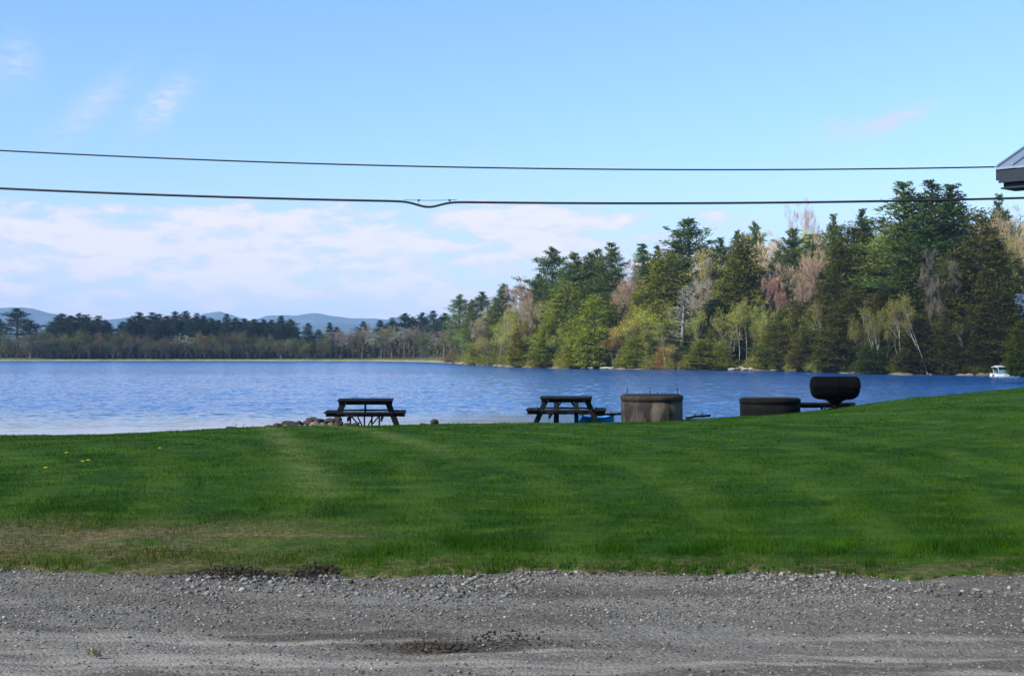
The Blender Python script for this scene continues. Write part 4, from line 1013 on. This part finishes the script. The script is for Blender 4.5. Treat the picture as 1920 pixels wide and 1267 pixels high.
def boat():
    Y = 36.4; X = px2x(1116, Y); z0 = gz(X, Y)+.02
    e = empty('plastic_boat', (X, Y, z0), R(6), label='small blue plastic boat lying behind the second picnic table', cat='boat')
    L, Wd, H = .98, .60, .31; n = 18
    def ring(x, k): return None
    b = MB(); inn = MB(); vo, vi = [], []
    for i in range(n+1):
        t_ = i/n*2-1; hw = Wd/2*(1-abs(t_)**2.6)**.6+.012; sh_ = .06*t_*t_; x = t_*L/2
        for j in range(9):
            a = -math.pi/2+math.pi*(j/8); y = hw*math.sin(a); z = H+sh_-(H*.94)*(math.cos(a)**.6)*(1-.35*t_**4)
            vo.append((x, y, z)); vi.append((x*.955, y*.90, H+sh_-.012-(H*.72)*(math.cos(a)**.6)*(1-.35*t_**4)))
    q = lambda i, j: i*9+j
    b.add(vo, [(q(i, j), q(i+1, j), q(i+1, j+1), q(i, j+1)) for i in range(n) for j in range(8)], True); b.build('hull', m_blue, e)
    inn.add(vi, [(q(i, j), q(i, j+1), q(i+1, j+1), q(i+1, j)) for i in range(n) for j in range(8)], True); inn.build('cockpit', m_lblue, e)
    r_ = MB()
    for s_ in (0, 8): r_.tube([Vector(vo[q(i, s_)]) for i in range(n+1)], .016, 6)
    r_.build('gunwale', m_blue, e)
    s2 = MB(); s2.box((.1, 0, H-.03), (.16, Wd*.9, .03), None, .006); s2.build('seat', m_lblue, e)
boat()

def rock(name, px, py, sx, sy, sz, Y, mat, seed, label, cat='rock', group=None, sub=3, rz=None):
    """one boulder whose centre shows at (px, py)"""
    r_ = np.random.RandomState(seed); V, Fc = ico_sphere(sub)
    for k in range(5):
        d = unit(r_.normal(size=3)); c_ = r_.uniform(.55, .9); dt = V@d; V = V-np.clip(dt-c_, 0, 1)[:, None]*d
    V = V*(1+.05*np.sin(V[:, :1]*5+seed)+.04*np.sin(V[:, 1:2]*7+seed*2))*(1+r_.uniform(-.02, .02, (len(V), 1)))
    V = V*np.array([sx, sy, sz])/2
    o = link(name, mesh_np(name, V, Fc, mat, False)); X = px2x(px, Y)
    o.location = (X, Y, max(py2z(py, Y), gz(X, Y)+sz*.2)); o.rotation_euler = (r_.uniform(-.15, .15), r_.uniform(-.2, .2), r_.uniform(0, 3) if rz is None else rz)
    return tag(o, label, cat, group)
GR = 'stones heaped left of the picnic table'
for i, (px, py, sx, sz, Y, dk, lab) in enumerate((
    (545, 796, .42, .17, 31.2, 1, 'flat brown stone near the left end of the heap'),
    (560, 800, .20, .11, 31.2, 0, 'small tan stone in front of the heap'), (573, 801, .22, .12, 31.2, 1, 'small brown stone at the front of the heap'),
    (590, 798, .30, .20, 31.4, 0, 'pale rounded stone in the middle of the heap'), (606, 799, .24, .17, 31.2, 0, 'yellowish stone right of the pale middle stone'),
    (621, 799, .30, .20, 31.4, 0, 'largest pale stone under the left table bench'), (580, 793, .34, .16, 31.9, 1, 'dark stone behind the pale middle stone'),
    (600, 791, .36, .16, 32.0, 1, 'dark stone on top of the heap'), (618, 790, .34, .16, 32.0, 1, 'dark stone topping the heap near the table'),
    (560, 794, .30, .14, 31.9, 1, 'grey brown stone behind the flat left one'), (636, 796, .30, .22, 31.8, 1, 'brown stone against the table legs'),
    (633, 786, .24, .12, 32.1, 1, 'uppermost stone beside the table seat'), (652, 798, .26, .14, 31.6, 1, 'reddish stone under the table'),
    (665, 797, .34, .14, 32.2, 1, 'dark low stone beneath the table middle'), (521, 798, .26, .12, 30.9, 1, 'thin slab left of the heap'), (534, 800, .18, .10, 30.9, 0, 'pale chip left of the heap'),
    (585, 786, .30, .10, 32.4, 1, 'thin dark slab behind the heap top'), (503, 800, .24, .09, 30.8, 1, 'grey slab left of the thin slab'))):
    rock('rock', px, py, sx, sx*.8, sz, Y, m_rockd if dk else m_rock, 200+i, lab, group=GR)
rock('rock', 437, 802.5, .30, .12, .05, 31, m_rockd, 301, 'thin dark stone lying alone at the lawn edge left of the heap', rz=.1)
rock('rock', 815, 791, .20, .18, .15, 32.5, m_rockd, 303, 'blocky dark stone alone between the two tables', sub=2, rz=.1)
rock('rock', 800, 796, .34, .18, .07, 32.2, m_rockd, 304, 'flat dark slab beside the lone blocky stone', rz=.05)
rock('rock', 838, 797, .16, .12, .05, 32.0, m_rockd, 305, 'tiny grey stone right of the lone blocky stone', rz=.05)
# logs
def log(px0, py0, px1, py1, Y, r_, label):
    b = MB(); a = Vector((px2x(px0, Y), Y, py2z(py0, Y))); c_ = Vector((px2x(px1, Y), Y+.3, py2z(py1, Y))); rj = random.Random(px0)
    b.tube([a.lerp(c_, k/6)+Vector((0, 0, rj.uniform(-.012, .012))) for k in range(7)], [r_*rj.uniform(.8, 1.1) for k in range(7)], 8)
    for k in (.3, .6): p = a.lerp(c_, k); b.tube([p, p+Vector((.06, -.05, .09))], [r_*.4, r_*.2], 5)
    tag(b.build('driftwood_log', m_wood), label, 'log', 'driftwood lying on the crest of the lawn')
log(1286, 783, 1335, 779, 33, .032, 'weathered log lying right of the tall concrete ring')
log(424, 801, 470, 804, 31, .018, 'thin branch lying at the lawn edge on the left')
log(1108, 778, 1168, 777, 36.0, .035, 'short log between the second table and the concrete ring')

# dandelions and a leaf
m_yel = simple('yellow_petals', (.75, .55, .03), (.85, .7, .06), 20, .7)
m_green = simple('green_stem', (.05, .12, .02), (.07, .15, .03), 20, .7)
m_cream = simple('dry_leaf', (.30, .22, .08), (.40, .31, .14), 12, .8)
for i, (px, py, lab) in enumerate(((300, 843, 'yellow dandelion alone highest on the left of the lawn'), (156, 868, 'pale yellow dandelion, left of a close pair'), (166, 866, 'pale yellow dandelion, right of a close pair'),
                          (86, 880, 'yellow dandelion nearest the left edge of the lawn'), (125, 852, 'faint dandelion above the close pair'))):
    Yd = 25.
    for _ in range(30):
        X = px2x(px, Yd); zr = gz(X, Yd)+.06; Yd = (CZ-zr)*F/(py-HZ)
    X = px2x(px, Yd); z = gz(X, Yd)+.02
    e = empty('dandelion', (X, Yd, z), 0, label=lab, cat='flower', group='dandelions in the lawn')
    b = MB(); b.tube([(0, 0, -.01), (.004, 0, .062)], .003, 5); b.build('stem', m_green, e)
    b = MB()
    for k in range(16):
        a = 6.283*k/16; 
        for rr, zz_ in ((.026, .066), (.016, .073)): b.add([(.004, 0, .060), (rr*math.cos(a-.18), rr*math.sin(a-.18), zz_), (rr*1.1*math.cos(a), rr*1.1*math.sin(a), zz_+.002), (rr*math.cos(a+.18), rr*math.sin(a+.18), zz_)], [(0, 1, 2, 3)])
    b.build('flower_head', m_yel, e)
Yd = (CZ-GZ)*F/(1230-HZ); lf = MB(); n = 12
for k in range(n):
    t0, t1 = k/n, (k+1)/n; f_ = lambda t: (t*.075-.0375, .026*math.sin(math.pi*t)**.8, .012*math.sin(t*7)+.014)
    a, c_ = f_(t0), f_(t1); lf.add([(a[0], -a[1], a[2]+.012), (a[0], 0, a[2]), (c_[0], 0, c_[2]), (c_[0], -c_[1], c_[2]+.012)], [(0, 1, 2, 3)]); lf.add([(a[0], 0, a[2]), (a[0], a[1], a[2]+.010), (c_[0], c_[1], c_[2]+.010), (c_[0], 0, c_[2])], [(0, 1, 2, 3)])
o = lf.build('fallen_leaf', m_cream); o.location = (px2x(179, Yd), Yd, float(gravel_z(px2x(179, Yd), Yd))+.004); o.scale = (1, 1.4, 1.5); tag(o, 'dry yellow leaf on the gravel at the lower left', 'leaf')

# ------------------------------------------------------------------ overhead lines and the building corner
m_wire = simple('black_cable', (.012, .014, .018), (.02, .022, .026), 5, .55)
def wpt(px, py, Y): return Vector((px2x(px, Y), Y, py2z(py, Y)))
up_ = [wpt(px, 318-1.98e-5*(px-1350)**2, 20.) for px in list(np.linspace(-2600, 1866, 70))]
b = MB(); b.tube(up_, .0105, 8); tag(b.build('overhead_cable', m_wire), 'thin upper overhead cable ending at the roof corner', 'cable', 'overhead cables across the sky')
low = []
for px in list(np.linspace(-2600, 700, 50))+list(np.linspace(715, 900, 26))+list(np.linspace(930, 4200, 50)):
    y = 381-1.94e-5*(px-1200)**2+10*math.exp(-((px-803)/30)**2); low.append(wpt(px, y, 18.))
e = empty('overhead_cable', low[0], 0, label='thick lower overhead cable with a sagging splice loop', cat='cable', group='overhead cables across the sky')
b = MB(); b.tube([p-low[0] for p in low], .0145, 8); b.build('conductor', m_wire, e)
b = MB(); b.tube([wpt(px, 374.6-.5*math.sin((px-757)/98*math.pi)*-2, 18.)-low[0] for px in np.linspace(757, 857, 9)], .0035, 5); b.build('messenger_strand', m_wire, e)
for px in (785, 843):
    b = MB(); p = wpt(px, 375.3, 18.)-low[0]; b.box(p, (.035, .022, .02), None, .003); b.tube([p, p+Vector((0, 0, -.05))], .003, 5); b.build('clamp', m_wire, e)

m_roof, t, out = material('metal_roof')
tc = t.new('ShaderNodeTexCoord'); n = t.noise(tc.outputs['Object'], 1.2, 4, .6)
principled(t, out, t.mix(n, (.18, .24, .32), (.26, .32, .42)), .42, None, metallic=.35)
m_fasc = simple('dark_fascia', (.004, .012, .024), (.007, .017, .032), 2, .6, bstr=.1)
m_sid = simple('grey_siding', (.006, .017, .038), (.009, .022, .046), 2, .7, bstr=.1)
m_glass = simple('window_glass', (.02, .025, .03), (.03, .035, .04), 2, .08, bstr=0)
m_white = simple('white_trim', (.6, .6, .6), (.75, .75, .75), 4, .6, bstr=.1)
def building():
    P = Vector((px2x(1867, 20.), 20., py2z(314, 20.)))
    ev = Vector((1, -1.04, 0)).normalized(); rk = Vector((1.04, 1, 0)).normalized(); tp = .43
    EL, RL = 14.0, 4.0           # eave length, half depth
    e = empty('house', P-Vector((0, 0, P.z-2.2)), 0, label='dark sided building with a ribbed metal roof at the upper right corner', cat='building')
    o = Vector((0, 0, P.z-2.2))
    g = lambda a, b, c_: o+ev*a+rk*b+Vector((0, 0, c_))
    rf = MB()
    th = .03
    for s_ in (0, 1):
        q = [g(-.0, RL*2*s_, 0), g(EL, RL*2*s_, 0), g(EL, RL, RL*tp), g(0, RL, RL*tp)]
        q2 = [p-Vector((0, 0, th)) for p in q]
        rf.add(q+q2, [(0, 1, 2, 3), (7, 6, 5, 4), (0, 4, 5, 1), (1, 5, 6, 2), (2, 6, 7, 3), (3, 7, 4, 0)])
    k = 0.0
    while k <= EL:
        for s_ in (0, 1):
            a = g(k+.02, RL*2*s_, .012); c_ = g(k+.02, RL, RL*tp+.012); rf.bar(a, c_, .035, .03, bev=.004)
        k += .23
    rf.build('roof', m_roof, e)
    f = MB()
    f.bar(g(-.0, .035, -.03-.075), g(EL, .035, -.03-.075), .03, .15, bev=.003)           # eave fascia
    f.bar(g(.03, .05, -.20), g(EL, .05, -.20), .03, .035, bev=.003)
    f.build('fascia', m_fasc, e)
    f = MB(); f.bar(g(.018, .04, -.105), g(.018, RL, RL*tp-.105), .03, .15, bev=.003); f.bar(g(.018, RL, RL*tp-.105), g(.018, 2*RL, -.105), .03, .15, bev=.003); f.build('fascia', m_fasc, e)
    f = MB(); f.bar(g(.07, .12, -.235), g(EL, .12, -.235), .03, .12, bev=.003); f.build('frieze_board', m_sid, e)
    f = MB(); q = [g(.05, .06, -.30), g(EL, .06, -.30), g(EL, .50, -.30), g(.05, .50, -.30)]; q2 = [p+Vector((0, 0, .02)) for p in q]
    f.add(q+q2, [(3, 2, 1, 0), (4, 5, 6, 7), (0, 1, 5, 4), (1, 2, 6, 5), (2, 3, 7, 6), (3, 0, 4, 7)]); f.build('soffit', m_fasc, e)
    # walls set back under the eaves
    a0, b0, b1 = .62, .52, 2*RL-.52; zb = -(P.z-1.0)
    wl = MB(); pts = [g(a0, b0, zb), g(EL-.6, b0, zb), g(EL-.6, b1, zb), g(a0, b1, zb)]; tps = [g(a0, b0, -.30), g(EL-.6, b0, -.30), g(EL-.6, b1, -.30), g(a0, b1, -.30)]
    rp = [g(a0, RL, RL*tp-.12), g(EL-.6, RL, RL*tp-.12)]
    wl.add(pts+tps+rp, [(0, 1, 5, 4), (1, 2, 6, 9, 5), (2, 3, 7, 6), (3, 0, 4, 8, 7)]); wl.build('wall', m_sid, e)
    for k in (2.2, 5.4, 8.6):
        w_ = MB(); w_.bar(g(k, b0-.02, -1.6), g(k+1.2, b0-.02, -1.6), .06, 1.1, bev=.004); wo_ = w_.build('window', m_white, e)
        w_ = MB(); w_.bar(g(k+.07, b0-.055, -1.6), g(k+1.13, b0-.055, -1.6), .02, .96, bev=.003); w_.build('pane', m_glass, wo_)
building()

# ------------------------------------------------------------------ small things on the opposite bank
m_sand = simple('sandy_stone', (.20, .17, .13), (.42, .37, .30), 1.0, .9)
m_teal = simple('teal_canvas', (.05, .22, .22), (.10, .32, .32), 2, .7)
def shore_y(px, off=0): return float(shore((px-960)/F))+off
def bank_rock(px, w_, h_, off, seed, lab, mat=None):
    Y = shore_y(px, off); r_ = np.random.RandomState(seed); V, Fc = ico_sphere(2); V = V*(1+r_.uniform(-.12, .12, (len(V), 1)))*np.array([w_/2, w_*.35, h_/2])*np.array([.8, .8, .75])
    o = link('boulder', mesh_np('boulder', V, Fc, mat or m_sand)); o.location = (px2x(px, Y), Y, max(fz(px, off), .05)+h_*.2); tag(o, lab, 'boulder', 'boulders along the opposite bank')
for i, (px, w_, h_, off, lab) in enumerate(((868, 4.5, .9, 0, 'pale low boulder at the very tip of the wooded point'), (884, 3, .7, .2, 'brown boulder left of the small white cabin'), (935, 3.5, .8, 0, 'pale boulder right of the small white cabin'),
     (1096, 2.0, .6, 0, 'brown boulder at the left end of the sandy clearing'), (1108, 1.6, .7, .4, 'tan boulder beside the sandy clearing steps'), (1135, 2.8, .8, .2, 'bright sandy boulder in the clearing'), (1146, 1.8, .6, .1, 'bright boulder at the right end of the clearing'),
     (1372, 1.8, .7, .3, 'pale boulder left in the stony bank under the white stemmed birches'), (1384, 1.5, .8, .8, 'brownish boulder in the stony bank under the birches'), (1396, 1.8, .7, .5, 'pink tan boulder in the stony bank'), (1408, 1.4, .8, .7, 'pale boulder right in the stony bank'),
     (1390, 1.3, .7, 1.8, 'upper boulder of the stony bank'), (1326, 2.6, .35, 0, 'long flat pale stone at the waterline'), (1462, 4.0, .35, 0, 'long pale gravel ledge under the bright shore cedar'), (1485, 3.0, .35, 0, 'flat pale ledge right of the gravel ledge'),
     (1600, 1.2, .5, .1, 'small brown boulder below the dark stand'), (1818, 1.1, .4, .1, 'small pale boulder left of the moored pontoon boat'))):
    bank_rock(px, w_, h_, off, 400+i, lab, m_rock if 'brown' in lab else None)
def cabin(px, ytop, wpx, off, lab, wall, roofm, hm=2.4, zb=None, D=None):
    Y = D or shore_y(px, off); X = px2x(px, Y); z0 = fz(px, off) if zb is None else zb; ht = py2z(ytop, Y)-z0; w_ = wpx/F*Y; d_ = w_*.8; wh = ht*.62
    e = empty('cabin', (X, Y, z0-.1), R(8), label=lab, cat='cabin', group='small cabins on the wooded point')
    b = MB(); b.box((0, 0, wh/2), (w_, d_, wh)); b.add([(-w_/2, -d_/2, wh), (-w_/2, d_/2, wh), (-w_/2, 0, ht-.1), (w_/2, -d_/2, wh), (w_/2, d_/2, wh), (w_/2, 0, ht-.1)], [(0, 2, 1), (3, 4, 5)]); b.build('wall', wall, e)
    b = MB()
    for s_ in (-1, 1):
        q = [Vector((-w_*.56, s_*d_*.60, wh-.12)), Vector((w_*.56, s_*d_*.60, wh-.12)), Vector((w_*.56, 0, ht)), Vector((-w_*.56, 0, ht))]; q2 = [p+Vector((0, 0, .12)) for p in q]
        b.add(q+q2, [(0, 1, 2, 3), (4, 7, 6, 5), (0, 4, 5, 1), (1, 5, 6, 2), (3, 2, 6, 7), (0, 3, 7, 4)])
    b.build('roof', roofm, e)
    for x in (-w_*.22, w_*.22): b = MB(); b.box((x, -d_/2-.03, wh*.55), (w_*.16, .08, wh*.35)); b.build('window', m_glass, e)
cabin(920, 671, 13, 2, 'tiny white cabin among the trees at the tip of the point', m_white, m_roof)
cabin(1142, 646, 18, 12, 'small tan cabin half hidden above the sandy clearing', simple('tan_siding', (.42, .34, .25), (.5, .41, .31), 2, .8), simple('brown_roof', (.1, .08, .07), (.14, .11, .09), 2, .8))
cabin(1918, 551, 34, 0, 'lilac grey lakeside cottage with a pale roof at the right frame edge', simple('lilac_siding', (.08, .08, .12), (.12, .12, .17), 2, .8), m_white, D=205, zb=4.2)
m_canvas = simple('off_white_canvas', (.30, .30, .29), (.40, .40, .38), 2, .8)
def pontoon():
    px, Y = 1884, 184.; X = px2x(px, Y); e = empty('pontoon_boat', (X, Y, 0), R(5), label='small pontoon boat with a white canopy moored below the right hand cedar', cat='boat')
    for s_ in (-1, 1): b = MB(); b.tube([(-1.7, s_*.7, .12), (-1.5, s_*.7, .10), (1.5, s_*.7, .10), (1.75, s_*.7, .2)], [.10, .2, .2, .06], 10); b.build('float', m_white, e)
    b = MB(); b.box((0, 0, .33), (3.2, 1.8, .09), None, .01); b.build('deck', m_white, e)
    b = MB()
    for s_ in (-1, 1): b.box((.1, s_*.86, .62), (2.6, .05, .42), None, .01)
    b.box((1.42, 0, .62), (.05, 1.66, .42), None, .01); b.build('railing', m_teal, e)
    b = MB(); b.box((.7, .2, .55), (.5, .8, .36), None, .03); b.build('seat', m_teal, e)
    for x in (-1.15, 1.0):
        for s_ in (-1, 1): b = MB(); b.tube([(x, s_*.8, .36), (x*1.1, s_*.78, 1.28)], .03, 6); b.build('canopy_post', m_white, e)
    n = 8; b = MB(); vs = []
    for i in range(n+1):
        y = -.85+1.7*i/n; z = 1.30+.10*math.cos((i/n-.5)*math.pi)
        vs += [(-1.5, y, z-.10), (-1.2, y, z), (1.15, y, z), (1.35, y, z-.06)]
    b.add(vs, [(i*4+j, i*4+j+1, i*4+4+j+1, i*4+4+j) for i in range(n) for j in range(3)], True); me = b.build('canopy', m_canvas, e)
    sm = me.modifiers.new('thick', 'SOLIDIFY'); sm.thickness = .16
pontoon()
